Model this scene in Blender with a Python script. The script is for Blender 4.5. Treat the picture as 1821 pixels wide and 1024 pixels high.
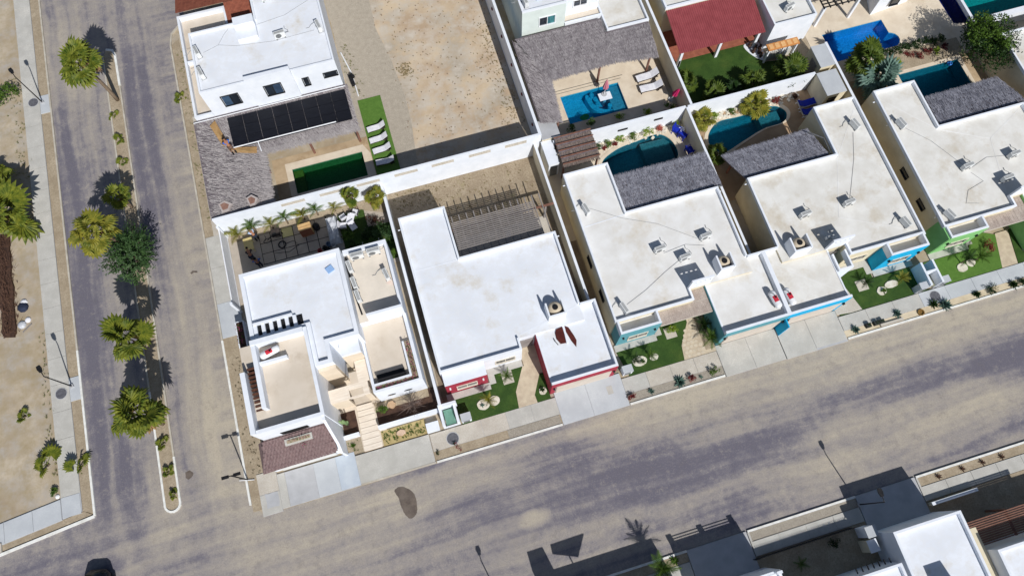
import bpy, math, random
from mathutils import Vector, Matrix
from mathutils.geometry import tessellate_polygon
R = math.radians
rnd = random.Random(7)
scene = bpy.context.scene
for o in list(bpy.data.objects):
    bpy.data.objects.remove(o, do_unlink=True)
COL = scene.collection

# ---------------------------------------------------------------- camera, sky, sun, exposure
cam_d = bpy.data.cameras.new('camera')
cam = bpy.data.objects.new('camera', cam_d)
COL.objects.link(cam)
cam.location = (0, 0, 57.5)
cam.rotation_euler = (R(18.795), 0, R(-16.509))
cam_d.sensor_width = 36
cam_d.lens = 1310 / 1821 * 36
cam_d.clip_end = 1500
scene.camera = cam

SUN = Vector((0.21, -1.03, 1.0)).normalized()      # direction towards the sun
world = bpy.data.worlds.new('World')
scene.world = world
world.use_nodes = True
wn = world.node_tree.nodes
sky = wn.new('ShaderNodeTexSky')
sky.sky_type = 'NISHITA'
sky.sun_disc = False
sky.sun_elevation = math.asin(SUN.z)
sky.sun_rotation = math.atan2(SUN.x, SUN.y)
world.node_tree.links.new(sky.outputs[0], wn['Background'].inputs[0])
wn['Background'].inputs[1].default_value = 0.058
sun_d = bpy.data.lights.new('sun', 'SUN')
sun_d.energy = 4.2
sun_d.angle = R(0.5)
sun_d.color = (1.0, 0.98, 0.945)
sun = bpy.data.objects.new('sun', sun_d)
COL.objects.link(sun)
sun.rotation_euler = SUN.to_track_quat('Z', 'Y').to_euler()
scene.view_settings.view_transform = 'Standard'
scene.view_settings.look = 'None'
scene.view_settings.exposure = 0.0
scene.view_settings.gamma = 1.0

# ---------------------------------------------------------------- materials
def lin(c):
    return tuple(((v / 255 / 12.92) if v / 255 <= 0.04045 else ((v / 255 + 0.055) / 1.055) ** 2.4) for v in c) + (1,)
MATS = {}
def nodes_of(name):
    m = bpy.data.materials.new(name)
    m.use_nodes = True
    nt = m.node_tree
    b = nt.nodes['Principled BSDF']
    b.inputs['Specular IOR Level'].default_value = 0.25
    return m, nt, b
def pos_node(nt, scale=(1, 1, 1)):
    g = nt.nodes.new('ShaderNodeNewGeometry')
    mp = nt.nodes.new('ShaderNodeMapping')
    mp.inputs['Scale'].default_value = scale
    nt.links.new(g.outputs['Position'], mp.inputs['Vector'])
    return mp.outputs[0]
def noise(nt, vec, scale, detail=6, rough=0.6):
    n = nt.nodes.new('ShaderNodeTexNoise')
    n.inputs['Scale'].default_value = scale
    n.inputs['Detail'].default_value = detail
    n.inputs['Roughness'].default_value = rough
    nt.links.new(vec, n.inputs['Vector'])
    return n.outputs['Fac']
def ramp(nt, fac, lo, hi):
    r = nt.nodes.new('ShaderNodeMapRange')
    r.inputs['From Min'].default_value = lo
    r.inputs['From Max'].default_value = hi
    nt.links.new(fac, r.inputs['Value'])
    return r.outputs[0]
def mixc(nt, fac, a, b):
    m = nt.nodes.new('ShaderNodeMix')
    m.data_type = 'RGBA'
    if isinstance(fac, (int, float)): m.inputs[0].default_value = fac
    else: nt.links.new(fac, m.inputs[0])
    for i, c in ((6, a), (7, b)):
        if isinstance(c, tuple): m.inputs[i].default_value = c
        else: nt.links.new(c, m.inputs[i])
    return m.outputs[2]
def math_n(nt, op, a, b):
    m = nt.nodes.new('ShaderNodeMath')
    m.operation = op
    for i, c in ((0, a), (1, b)):
        if isinstance(c, (int, float)): m.inputs[i].default_value = c
        else: nt.links.new(c, m.inputs[i])
    return m.outputs[0]
def bump(nt, b, fac, strength, dist=0.05):
    bp = nt.nodes.new('ShaderNodeBump')
    bp.inputs['Strength'].default_value = strength
    bp.inputs['Distance'].default_value = dist
    nt.links.new(fac, bp.inputs['Height'])
    nt.links.new(bp.outputs[0], b.inputs['Normal'])
def M(name, c1=(200, 200, 200), c2=None, scale=2.0, lo=0.35, hi=0.65, rough=0.8, bmp=0.0, stretch=(1, 1, 1), c3=None, scale3=0.4, lo3=0.55, hi3=0.75, metal=0.0, spec=None, fine=None):
    """procedural two or three colour noise material (colours are sRGB 0-255)"""
    if name in MATS: return MATS[name]
    m, nt, b = nodes_of(name)
    b.inputs['Roughness'].default_value = rough
    b.inputs['Metallic'].default_value = metal
    if spec is not None: b.inputs['Specular IOR Level'].default_value = spec
    v = pos_node(nt, stretch)
    f = noise(nt, v, scale)
    col = mixc(nt, ramp(nt, f, lo, hi), lin(c1), lin(c2 or c1))
    if c3:
        v3 = pos_node(nt, stretch)
        col = mixc(nt, ramp(nt, noise(nt, v3, scale3, 8, 0.65), lo3, hi3), col, lin(c3))
    if fine:
        col = mixc(nt, ramp(nt, noise(nt, v, fine[0], 3, 0.7), 0.4, 0.75), col, lin(fine[1]))
    nt.links.new(col, b.inputs['Base Color'])
    if bmp: bump(nt, b, noise(nt, v, scale * 5, 4), bmp)
    MATS[name] = m
    return m
def leafmat(name, c1, c2, scale=3.0, trans=0.25):
    if name in MATS: return MATS[name]
    m, nt, b = nodes_of(name)
    b.inputs['Roughness'].default_value = 0.55
    v = pos_node(nt)
    col = mixc(nt, ramp(nt, noise(nt, v, scale, 5, 0.7), 0.35, 0.65), lin(c1), lin(c2))
    nt.links.new(col, b.inputs['Base Color'])
    t = nt.nodes.new('ShaderNodeBsdfTranslucent')
    nt.links.new(col, t.inputs[0])
    mx = nt.nodes.new('ShaderNodeMixShader')
    mx.inputs[0].default_value = trans
    nt.links.new(b.outputs[0], mx.inputs[1]); nt.links.new(t.outputs[0], mx.inputs[2])
    nt.links.new(mx.outputs[0], nt.nodes['Material Output'].inputs[0])
    MATS[name] = m
    return m
def watermat(name, tint):
    m, nt, b = nodes_of(name)
    nt.nodes.remove(b)
    tr = nt.nodes.new('ShaderNodeBsdfTransparent'); tr.inputs[0].default_value = lin(tint)
    gl = nt.nodes.new('ShaderNodeBsdfGlossy'); gl.inputs['Roughness'].default_value = 0.06
    fr = nt.nodes.new('ShaderNodeFresnel'); fr.inputs[0].default_value = 1.33
    v = pos_node(nt)
    bp = nt.nodes.new('ShaderNodeBump'); bp.inputs['Strength'].default_value = 0.25; bp.inputs['Distance'].default_value = 0.05
    nt.links.new(noise(nt, v, 3.5, 3), bp.inputs['Height'])
    nt.links.new(bp.outputs[0], gl.inputs['Normal']); nt.links.new(bp.outputs[0], fr.inputs['Normal'])
    mx = nt.nodes.new('ShaderNodeMixShader')
    nt.links.new(fr.outputs[0], mx.inputs[0]); nt.links.new(tr.outputs[0], mx.inputs[1]); nt.links.new(gl.outputs[0], mx.inputs[2])
    nt.links.new(mx.outputs[0], nt.nodes['Material Output'].inputs[0])
    return m
def roadmat():
    m, nt, b = nodes_of('dusty_asphalt')
    b.inputs['Roughness'].default_value = 0.9
    v = pos_node(nt)
    g = nt.nodes.new('ShaderNodeNewGeometry'); sp = nt.nodes.new('ShaderNodeSeparateXYZ')
    nt.links.new(g.outputs['Position'], sp.inputs[0])
    x, y = sp.outputs[0], sp.outputs[1]
    isav = ramp(nt, math_n(nt, 'ADD', x, math_n(nt, 'MULTIPLY', noise(nt, v, 0.4, 3), 2.0)), -17.5, -19.0)   # 1 on the avenue
    isav = math_n(nt, 'MULTIPLY', isav, ramp(nt, y, 8, 12))
    sx = noise(nt, pos_node(nt, (0.07, 1.3, 1)), 1.0, 10, 0.72)
    sy = noise(nt, pos_node(nt, (1.4, 0.05, 1)), 1.0, 10, 0.72)
    st = nt.nodes.new('ShaderNodeMix'); nt.links.new(isav, st.inputs[0]); nt.links.new(sx, st.inputs[2]); nt.links.new(sy, st.inputs[3])
    big = noise(nt, v, 0.22, 12, 0.72)
    mid = noise(nt, v, 1.1, 12, 0.8)
    def tracks(c, along, period):
        w = math_n(nt, 'ADD', c, math_n(nt, 'MULTIPLY', noise(nt, pos_node(nt, (.06, .06, 1)), 1.0, 2), 3.0))
        return math_n(nt, 'MULTIPLY', math_n(nt, 'SINE', math_n(nt, 'MULTIPLY', w, 6.283 / period), 0), noise(nt, pos_node(nt, (.15, .15, 1)), 1.0, 3))
    tr = nt.nodes.new('ShaderNodeMix'); nt.links.new(isav, tr.inputs[0]); nt.links.new(tracks(y, x, 1.75), tr.inputs[2]); nt.links.new(tracks(x, y, 1.55), tr.inputs[3])
    tr2 = nt.nodes.new('ShaderNodeMix'); nt.links.new(isav, tr2.inputs[0]); nt.links.new(tracks(y, x, .62), tr2.inputs[2]); nt.links.new(tracks(x, y, .57), tr2.inputs[3])
    s = math_n(nt, 'ADD', math_n(nt, 'MULTIPLY', st.outputs[0], 0.75), math_n(nt, 'MULTIPLY', big, 0.75))
    s = math_n(nt, 'ADD', s, math_n(nt, 'MULTIPLY', mid, 0.95))
    s = math_n(nt, 'ADD', s, math_n(nt, 'ADD', math_n(nt, 'MULTIPLY', tr.outputs[0], .16), math_n(nt, 'MULTIPLY', tr2.outputs[0], .07)))
    s = math_n(nt, 'ADD', s, -0.80)
    blobs = [(34, 5.9, 26, 2.3, .40), (13, 5.9, 9, 1.3, .26), (-13, 4.5, 8, 3.5, .24), (36, -1.2, 7, 2.2, .34), (28, 0.6, 5, 1.6, .25), (-18.6, 13, 3.2, 9, .34), (-18.6, 30, 1.6, 9, .22),
             (-20.5, 22, 1.4, 14, .18), (-27.6, 51, 2.5, 6, .25), (-25.5, 9, 3.5, 4, .2), (2.0, 0.9, 1.3, 0.7, .5), (24, -2, 6, 1.4, .3), (-3, 5.2, 8, 1.5, .2), (17.5, 2.8, 4, .8, .2),
             (5, 4.6, 4.5, 1.5, -.22), (14, 1.2, 13, 2.0, -.3), (45, 1.6, 7, 1.6, -.34), (-28.4, 28, 1.6, 24, -.34), (-21.8, 40, 1.6, 14, -.26), (-33, 6, 5, 3.5, -.22), (17, -2.6, 5, 1.6, -.2), (-26.5, 11, 1.2, 5, -.35),
             (34, 2.2, 12, 1.2, -.2), (-2.5, 2.6, 4, 1.6, -.15), (38, -2.7, 5, .9, -.25), (8, 2.8, 10, .8, -.14)]
    for cx, cy, rx, ry, w in blobs:
        dx = math_n(nt, 'DIVIDE', math_n(nt, 'ADD', x, -cx), rx); dy = math_n(nt, 'DIVIDE', math_n(nt, 'ADD', y, -cy), ry)
        d = math_n(nt, 'ADD', math_n(nt, 'MULTIPLY', dx, dx), math_n(nt, 'MULTIPLY', dy, dy))
        r = nt.nodes.new('ShaderNodeMapRange'); r.interpolation_type = 'SMOOTHSTEP'
        r.inputs['From Min'].default_value = 0; r.inputs['From Max'].default_value = 1.4; r.inputs['To Min'].default_value = w; r.inputs['To Max'].default_value = 0
        nt.links.new(d, r.inputs['Value'])
        s = math_n(nt, 'ADD', s, r.outputs[0])
    col = mixc(nt, ramp(nt, s, 0.12, 0.98), lin((121, 118, 127)), lin((180, 170, 153)))
    col = mixc(nt, math_n(nt, 'MULTIPLY', ramp(nt, s, 0.40, 0.08), 0.75), col, lin((98, 95, 107)))
    fine = noise(nt, v, 9, 4, 0.8)
    blot = noise(nt, v, 0.9, 14, 0.82)
    col = mixc(nt, math_n(nt, 'MULTIPLY', ramp(nt, blot, 0.52, 0.62), 0.32), col, lin((104, 99, 102)))
    col = mixc(nt, math_n(nt, 'MULTIPLY', ramp(nt, blot, 0.46, 0.38), 0.28), col, lin((190, 180, 163)))
    col = mixc(nt, math_n(nt, 'MULTIPLY', ramp(nt, fine, 0.5, 0.75), 0.35), col, lin((96, 90, 92)))
    col = mixc(nt, math_n(nt, 'MULTIPLY', ramp(nt, fine, 0.45, 0.25), 0.3), col, lin((205, 196, 182)))
    nt.links.new(col, b.inputs['Base Color'])
    bump(nt, b, fine, 0.35, 0.04)
    return m

WHITE = M('white_stucco', (230, 234, 241), (220, 225, 233), 1.2, bmp=.05)
ROOFW = M('white_roof_coating', (228, 232, 239), (214, 218, 225), 0.55, c3=(200, 191, 174), scale3=0.45, lo3=0.53, hi3=0.74, bmp=.05, fine=(2.2, (222, 224, 228)))
ROOFS = M('stained_roof_coating', (226, 225, 221), (209, 206, 199), 0.6, c3=(184, 170, 145), scale3=0.42, lo3=0.51, hi3=0.80, bmp=.05)
ROOFM = M('cream_white_roof_coating', (228, 228, 227), (214, 212, 208), 0.6, c3=(200, 190, 172), scale3=0.5, lo3=0.54, hi3=0.8, bmp=.05)
ROOFT = M('tan_roof_coating', (212, 201, 187), (202, 190, 174), 0.7, c3=(188, 174, 156), scale3=0.5, bmp=.05)
CREAM = M('cream_stucco', (222, 212, 186), (208, 197, 170), 0.8, bmp=.06)
IVORY = M('ivory_stucco', (222, 208, 188), (212, 197, 176), 0.9, bmp=.06)
TRAV = M('travertine', (232, 222, 208), (216, 203, 187), 1.0, stretch=(1, 8, 1), bmp=.05)
CONC = M('concrete', (196, 194, 188), (178, 176, 170), 0.9, c3=(212, 208, 200), bmp=.12, fine=(14, (176, 173, 166)))
CONC2 = M('pale_blue_concrete', (196, 200, 203), (180, 184, 188), 0.7, bmp=.1, fine=(14, (180, 184, 190)))
CONC3 = M('warm_concrete', (204, 198, 188), (188, 181, 171), 0.9, bmp=.12, fine=(14, (178, 168, 152)))
CONC4 = M('grey_concrete', (182, 183, 186), (168, 169, 172), 1.0, bmp=.12)
KERBW = M('white_kerb_paint', (232, 232, 228), (200, 198, 190), 2.2, lo=.4, hi=.8)
KERBC = M('kerb_concrete', (196, 190, 178), (172, 164, 150), 1.5, bmp=.1)
SOIL = M('sandy_soil', (178, 164, 142), (158, 143, 121), 1.1, c3=(192, 176, 152), bmp=.35, fine=(9, (140, 126, 106)))
DARKSOIL = M('dark_mulch', (84, 62, 50), (58, 42, 36), 3, bmp=.5)
SAND = M('desert_sand', (190, 177, 157), (156, 140, 118), 0.28, c3=(172, 165, 156), scale3=0.6, lo3=.45, hi3=.66, bmp=.25, fine=(.9, (158, 142, 112)))
DIRT = M('vacant_lot_dirt', (199, 180, 153), (176, 154, 129), 0.25, lo=.4, hi=.6, c3=(160, 149, 132), scale3=0.35, lo3=.47, hi3=.62, bmp=.25, fine=(.7, (202, 192, 178)))
GRAVEL = M('gravel', (178, 170, 156), (158, 150, 138), 5, lo=.3, hi=.7, bmp=.6, fine=(16, (128, 120, 110)))
TURF = M('artificial_turf', (66, 94, 38), (48, 74, 28), 1.2, c3=(80, 100, 42), scale3=.7, lo3=.5, hi3=.75, bmp=.5, fine=(22, (34, 58, 18)))
TURFB = M('bright_turf', (96, 130, 56), (82, 116, 46), 2.5, bmp=.5, fine=(22, (70, 104, 40)))
DECK = M('beige_pool_deck', (220, 207, 187), (206, 191, 170), 0.9, bmp=.08, c3=(196, 178, 152))
DECKD = M('weathered_deck', (188, 166, 136), (164, 142, 114), 0.8, bmp=.2, c3=(140, 112, 78), scale3=.6, lo3=.56, hi3=.72)
TILEG = M('patio_tile', (176, 164, 150), (162, 150, 137), 1.4, bmp=.08)
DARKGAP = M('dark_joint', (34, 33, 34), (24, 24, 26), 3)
BLACKM = M('black_metal', (26, 26, 28), (38, 38, 40), 4, rough=.5)
WHITEM = M('white_metal', (235, 236, 238), (222, 224, 228), 3, rough=.4)
ACM = M('white_enamel', (224, 226, 226), (206, 208, 208), 4, rough=.4)
GREYM = M('grey_plastic', (120, 122, 124), (96, 98, 100), 4, rough=.6)
GLASS = M('dark_window_glass', (34, 44, 56), (20, 26, 34), 1.0, rough=.06, spec=.8)
GLASSB = M('painted_reflection_glass', (66, 92, 120), (44, 62, 84), 0.8, rough=.06, spec=.8)  # lighter blue base colour stands in for a reflection
GLASST = M('teal_curtain_glass', (74, 146, 150), (40, 84, 96), 2.2, rough=.1, spec=.6, stretch=(3, 1, .4))
RED = M('crimson_stucco', (164, 54, 72), (146, 46, 62), 1.2, bmp=.05)
TEAL = M('teal_stucco', (98, 158, 168), (86, 144, 156), 1.2, bmp=.05)
BLUE = M('bright_blue_stucco', (28, 176, 222), (22, 160, 208), 1.2, bmp=.05)
GREEN = M('light_green_stucco', (134, 192, 124), (122, 180, 112), 1.2, bmp=.05)
TERRA = M('terracotta_tile', (160, 98, 78), (136, 80, 64), 3, bmp=.2)
BROWNT = M('brown_roof_tile', (128, 106, 105), (106, 86, 87), 2.6, lo=.3, hi=.7, bmp=.2, fine=(6, (138, 120, 118)))
REDMET = M('red_metal_roof', (148, 74, 78), (134, 64, 68), 1.5, rough=.5)
THATCH = M('weathered_thatch', (170, 165, 166), (128, 123, 126), 2.5, lo=.3, hi=.7, stretch=(1, .5, 1), fine=(14, (112, 104, 110)))
THATCHB = M('thatch_underlayer', (122, 114, 118), (96, 88, 92), 5, bmp=.4)
THATCHS = M('silver_thatch', (192, 192, 202), (136, 136, 146), 2.5, lo=.3, hi=.7, stretch=(1, .5, 1), fine=(14, (104, 104, 116)))
WOOD = M('weathered_wood', (152, 146, 143), (126, 120, 118), 3, stretch=(.3, 6, 1))
REDWOOD = M('redwood_beam', (138, 100, 86), (112, 80, 68), 3)
PLY = M('cardboard', (208, 172, 122), (192, 156, 106), 1.4)
SOLAR = M('solar_mat', (22, 24, 32), (14, 15, 22), 1.5, rough=.45, spec=.3, stretch=(1, 8, 1))
ORANGE = M('orange_counter', (204, 142, 84), (188, 126, 70), 3)
BLUEF = M('blue_fabric', (24, 48, 176), (16, 36, 146), 4)
PINKF = M('magenta_fabric', (214, 52, 116), (186, 36, 96), 4)
TARPM = M('grey_plastic_sheet', (206, 208, 212), (164, 168, 176), 1.6, rough=.35, lo=.3, hi=.7)
WICK = M('dark_wicker', (70, 62, 58), (50, 44, 42), 6)
CUSH = M('pale_cushion', (232, 232, 236), (212, 212, 220), 3)
TANKM = M('beige_tank', (204, 190, 168), (188, 174, 152), 2)
REDLBL = M('red_label', (206, 56, 70), (188, 40, 58), 6)
STONE = M('pale_stone', (226, 220, 206), (200, 192, 176), 3, bmp=.4)
FLAG = M('flagstone', (206, 192, 168), (186, 170, 148), 2.2, bmp=.3)
BRICKP = M('brown_paver', (190, 178, 168), (166, 152, 143), 2, bmp=.2, fine=(10, (148, 134, 126)))
DAMP = M('dark_oil_stain', (112, 102, 94), (90, 80, 74), 1.8, c3=(128, 116, 104))
IRON = M('manhole_iron', (106, 106, 112), (84, 84, 90), 6, rough=.6)
TRUNK = M('palm_trunk', (150, 132, 112), (112, 96, 80), 6, bmp=.5, stretch=(1, 1, 4))
BARK = M('bark', (120, 100, 82), (88, 72, 58), 5, bmp=.5)
DEADP = M('dead_frond', (150, 122, 84), (116, 92, 62), 4)
LF_PALM = leafmat('fan_palm_leaf', (136, 140, 50), (58, 82, 28), 2.2)
LF_PALMY = leafmat('yellowish_palm_leaf', (160, 152, 60), (84, 98, 36), 2.0)
LF_GARDEN = leafmat('garden_palm_leaf', (104, 120, 46), (44, 68, 24), 2.4)
LF_DARK = leafmat('dark_tree_leaf', (48, 76, 30), (22, 42, 16), 2.2)
LF_TREE = leafmat('grey_green_tree_leaf', (78, 106, 60), (40, 66, 36), 2.0)
LF_MID = leafmat('garden_leaf', (96, 124, 44), (54, 82, 26), 3)
LF_LIME = leafmat('lime_leaf', (150, 172, 54), (102, 130, 34), 3)
LF_AGAVE = leafmat('agave_leaf', (96, 124, 112), (58, 84, 78), 3, .05)
LF_BLUEP = leafmat('silver_palm_leaf', (126, 152, 140), (80, 108, 98), 3)
LF_RED = leafmat('red_leaf', (142, 62, 56), (104, 40, 44), 4)
LF_BOUG = leafmat('bougainvillea_bract', (150, 40, 120), (176, 66, 96), 5)
LF_DRY = leafmat('dry_brush', (112, 84, 66), (74, 52, 46), 5, .1)
SKIN = M('skin', (158, 112, 86), (148, 102, 76), 6, rough=.6)
HAIR = M('dark_hair', (30, 24, 22), (22, 18, 18), 8)
ROAD = roadmat()

# ---------------------------------------------------------------- mesh helpers
class MB:
    def __init__(s): s.v = []; s.f = []
    def add(s, vs, fs):
        n = len(s.v); s.v += [tuple(p) for p in vs]; s.f += [tuple(i + n for i in f) for f in fs]; return s
    def box(s, x0, x1, y0, y1, z0, z1):
        if x0 > x1: x0, x1 = x1, x0
        if y0 > y1: y0, y1 = y1, y0
        return s.add([(x0, y0, z0), (x1, y0, z0), (x1, y1, z0), (x0, y1, z0), (x0, y0, z1), (x1, y0, z1), (x1, y1, z1), (x0, y1, z1)],
                     [(0, 3, 2, 1), (4, 5, 6, 7), (0, 1, 5, 4), (1, 2, 6, 5), (2, 3, 7, 6), (3, 0, 4, 7)])
    def obox(s, c, sx, sy, sz, rz=0, rx=0, ry=0):
        m = Matrix.Translation(c) @ Matrix.Rotation(rz, 4, 'Z') @ Matrix.Rotation(ry, 4, 'Y') @ Matrix.Rotation(rx, 4, 'X')
        q = [m @ Vector((a * sx / 2, b * sy / 2, d * sz / 2)) for d in (-1, 1) for a, b in ((-1, -1), (1, -1), (1, 1), (-1, 1))]
        return s.add(q, [(0, 3, 2, 1), (4, 5, 6, 7), (0, 1, 5, 4), (1, 2, 6, 5), (2, 3, 7, 6), (3, 0, 4, 7)])
    def prism(s, poly, z0, z1, holes=(), bottom=False):
        loops = [list(poly)] + [list(h) for h in holes]
        flat = [p for l in loops for p in l]
        tris = tessellate_polygon([[Vector((p[0], p[1], 0)) for p in l] for l in loops])
        def up(t, flip):
            a, b, c = (flat[i] for i in t)
            ccw = (b[0] - a[0]) * (c[1] - a[1]) - (b[1] - a[1]) * (c[0] - a[0]) > 0
            return tuple(t) if ccw != flip else tuple(reversed(t))
        n = len(flat)
        s.add([(p[0], p[1], z1) for p in flat], [up(t, False) for t in tris])
        if z0 is None: return s
        if bottom: s.add([(p[0], p[1], z0) for p in flat], [up(t, True) for t in tris])
        for li, l in enumerate(loops):
            area = sum(l[i][0] * l[(i + 1) % len(l)][1] - l[(i + 1) % len(l)][0] * l[i][1] for i in range(len(l)))
            k = len(l)
            vs = [(p[0], p[1], z0) for p in l] + [(p[0], p[1], z1) for p in l]
            fs = [(i, (i + 1) % k, (i + 1) % k + k, i + k) for i in range(k)]
            if (area < 0) != (li > 0): fs = [tuple(reversed(f)) for f in fs]
            s.add(vs, fs)
        return s
    def cyl(s, cx, cy, z0, z1, r0, r1=None, n=14):
        r1 = r0 if r1 is None else r1
        a = [2 * math.pi * i / n for i in range(n)]
        vs = [(cx + r0 * math.cos(t), cy + r0 * math.sin(t), z0) for t in a] + [(cx + r1 * math.cos(t), cy + r1 * math.sin(t), z1) for t in a]
        return s.add(vs, [(i, (i + 1) % n, (i + 1) % n + n, i + n) for i in range(n)] + [tuple(range(n, 2 * n)), tuple(reversed(range(n)))])
    def lathe(s, cx, cy, prof, n=16):
        a = [2 * math.pi * i / n for i in range(n)]
        vs = [(cx + r * math.cos(t), cy + r * math.sin(t), z) for r, z in prof for t in a]
        fs = [(j * n + i, j * n + (i + 1) % n, (j + 1) * n + (i + 1) % n, (j + 1) * n + i) for j in range(len(prof) - 1) for i in range(n)]
        return s.add(vs, fs + [tuple((len(prof) - 1) * n + i for i in range(n))])
    def tube(s, pts, r, n=6):
        pts = [Vector(p) for p in pts]; k = len(pts)
        rr = r if isinstance(r, (list, tuple)) else [r] * k
        vs = []
        for i, p in enumerate(pts):
            d = (pts[min(i + 1, k - 1)] - pts[max(i - 1, 0)]).normalized()
            u = d.cross(Vector((0, 0, 1)) if abs(d.z) < .9 else Vector((1, 0, 0))).normalized(); w = d.cross(u)
            vs += [p + (u * math.cos(2 * math.pi * j / n) + w * math.sin(2 * math.pi * j / n)) * rr[i] for j in range(n)]
        fs = [(i * n + j, i * n + (j + 1) % n, (i + 1) * n + (j + 1) % n, (i + 1) * n + j) for i in range(k - 1) for j in range(n)]
        return s.add(vs, [tuple(reversed(f)) for f in fs] + [tuple(range(n)), tuple(reversed(range((k - 1) * n, k * n)))])
    def mesh(s, mat, smooth=False):
        me = bpy.data.meshes.new('mesh'); me.from_pydata(s.v, [], s.f)
        me.materials.append(mat)
        if smooth: me.polygons.foreach_set('use_smooth', [True] * len(me.polygons))
        me.update(); return me
    def build(s, name, mat, parent=None, smooth=False):
        return put(name, s.mesh(mat, smooth), parent)
def put(name, me, parent=None, local=False):
    me.name = name
    o = bpy.data.objects.new(name, me); COL.objects.link(o)
    if parent:
        o.parent = parent
        if not local:
            root = parent
            off = Vector((0, 0, 0))
            while root: off += root.location; root = root.parent
            if parent.parent is None: o.matrix_parent_inverse = Matrix.Translation(-parent.location)
    return o
def tag(o, label, cat, group=None):
    o['label'] = label; o['category'] = cat
    if group: o['group'] = group
    return o
def struct(o): o['kind'] = 'structure'; return o
def stuff(o): o['kind'] = 'stuff'; return o
def thing(name, label, cat, loc=(0, 0, 0), group=None):
    o = bpy.data.objects.new(name, None); COL.objects.link(o)
    o.empty_display_size = .2; o.location = loc
    return tag(o, label, cat, group)
def inst(proto, name, label, cat, loc, rz=0, sc=1.0, group=None):
    """one thing from a kit of shared meshes: [(part name, mesh, matrix or None, [(sub name, mesh), ...])]"""
    t = thing(name, label, cat, loc, group)
    t.rotation_euler = (0, 0, rz); t.scale = (sc, sc, sc) if not isinstance(sc, tuple) else sc
    for nm, me, mtx, subs in proto:
        o = bpy.data.objects.new(nm, me); COL.objects.link(o); o.parent = t
        if mtx is not None: o.matrix_local = mtx
        for sn, sm in subs:
            c = bpy.data.objects.new(sn, sm); COL.objects.link(c); c.parent = o
    return t
def wob(poly, amp, step, seed=0):
    """polygon with an irregular outline"""
    rr = random.Random(seed); out = []
    k = len(poly)
    for i in range(k):
        a, b = Vector(poly[i]), Vector(poly[(i + 1) % k]); n = max(1, int((b - a).length / step))
        for j in range(n): out.append(tuple(a.lerp(b, j / n) + Vector((rr.uniform(-amp, amp), rr.uniform(-amp, amp)))))
    return out
def ell(cx, cy, rx, ry, n=24, a0=0): return [(cx + rx * math.cos(a0 + 2 * math.pi * i / n), cy + ry * math.sin(a0 + 2 * math.pi * i / n)) for i in range(n)]
def smooth_poly(pts, n=6):
    out = []; k = len(pts)
    for i in range(k):
        p0, p1, p2, p3 = (Vector(pts[(i + j) % k]) for j in (-1, 0, 1, 2))
        for j in range(n):
            t = j / n
            out.append(tuple(0.5 * ((2 * p1) + (p2 - p0) * t + (2 * p0 - 5 * p1 + 4 * p2 - p3) * t * t + (3 * p1 - p0 - 3 * p2 + p3) * t ** 3)))
    return out
def rect(x0, x1, y0, y1): return [(x0, y0), (x1, y0), (x1, y1), (x0, y1)]
# ---------------------------------------------------------------- pool outlines (cut out of the ground)
P_GREEN = rect(-9.72, -3.5, 32.2, 34.62)
P_BAR = rect(14.9, 20.4, 32.05, 34.93)
P_KID3 = smooth_poly([(16.4, 27.6), (18.0, 28.45), (20.1, 28.75), (22.1, 28.85), (23.05, 27.7), (22.9, 26.2), (21, 25.5), (18.5, 25.3), (16.6, 26.2)])
P_KID4 = smooth_poly([(26.3, 27.5), (27.6, 28.5), (29.6, 28.5), (31.5, 28.62), (33.1, 28.6), (33.85, 27.7), (33.2, 26.85), (31.2, 26.7), (29, 26.05), (27, 25.5), (26.1, 26.3)])
P_BLUE = [(40.35, 31.3), (46.4, 31.35)] + [(46.4 + .75 * math.sin(t), 32.1 - .75 * math.cos(t)) for t in (0.3, .8, 1.3, 1.8, 2.3, 2.8)] + [(46.45, 32.9), (46.4, 34.4), (40.35, 34.4)]
P_FIVE = rect(45.2, 51.2, 25.2, 28.42)
P_TEAL = rect(54.5, 64, 31.3, 40)
P_NAVY = [(52.75, 32.1), (54.2, 31.7), (54.2, 40), (52.4, 40)]
POOLS = [P_GREEN, P_BAR, P_KID3, P_KID4, P_BLUE, P_FIVE, P_TEAL, P_NAVY]

# ---------------------------------------------------------------- ground, road, kerbs, pavements
g = MB().prism(rect(-160, 160, -160, 180), None, 0.0, POOLS).build('ground', SAND); struct(g)
road = MB()
road.prism([(-160, -4.35), (160, -4.6), (160, 6.86), (-17.2, 6.86), (-18.1, 7.9), (-18.1, 50.8), (-17.6, 52.2), (-16.4, 53.2), (-16.4, 120), (-29.35, 120), (-29.35, 10.35), (-36.4, 9.55), (-160, 2.0)], None, 0.006)
road = struct(road.build('road', ROAD))
struct(MB().prism(rect(-60, -14, -60, -4.35), None, 0.005).build('side_road', ROAD))
st = MB().prism(wob(smooth_poly([(-7.5, 5.85), (-6.9, 5.95), (-6.2, 5.3), (-6.12, 4.5), (-6.3, 3.8), (-6.8, 3.5), (-7.15, 3.9), (-7.3, 4.6), (-7.35, 5.2)], 5), .02, .25, 3), None, 0.011).build('oil_stain', DAMP, road)
for i, (x, y, rx, ry) in enumerate([(-22.2, 11.4, .3, .35), (-19.4, 27.6, .3, .12)]):
    MB().prism(wob(ell(x, y, rx, ry, 10), .08, .2, i), None, 0.011).build('oil_stain', DAMP, road)

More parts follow.
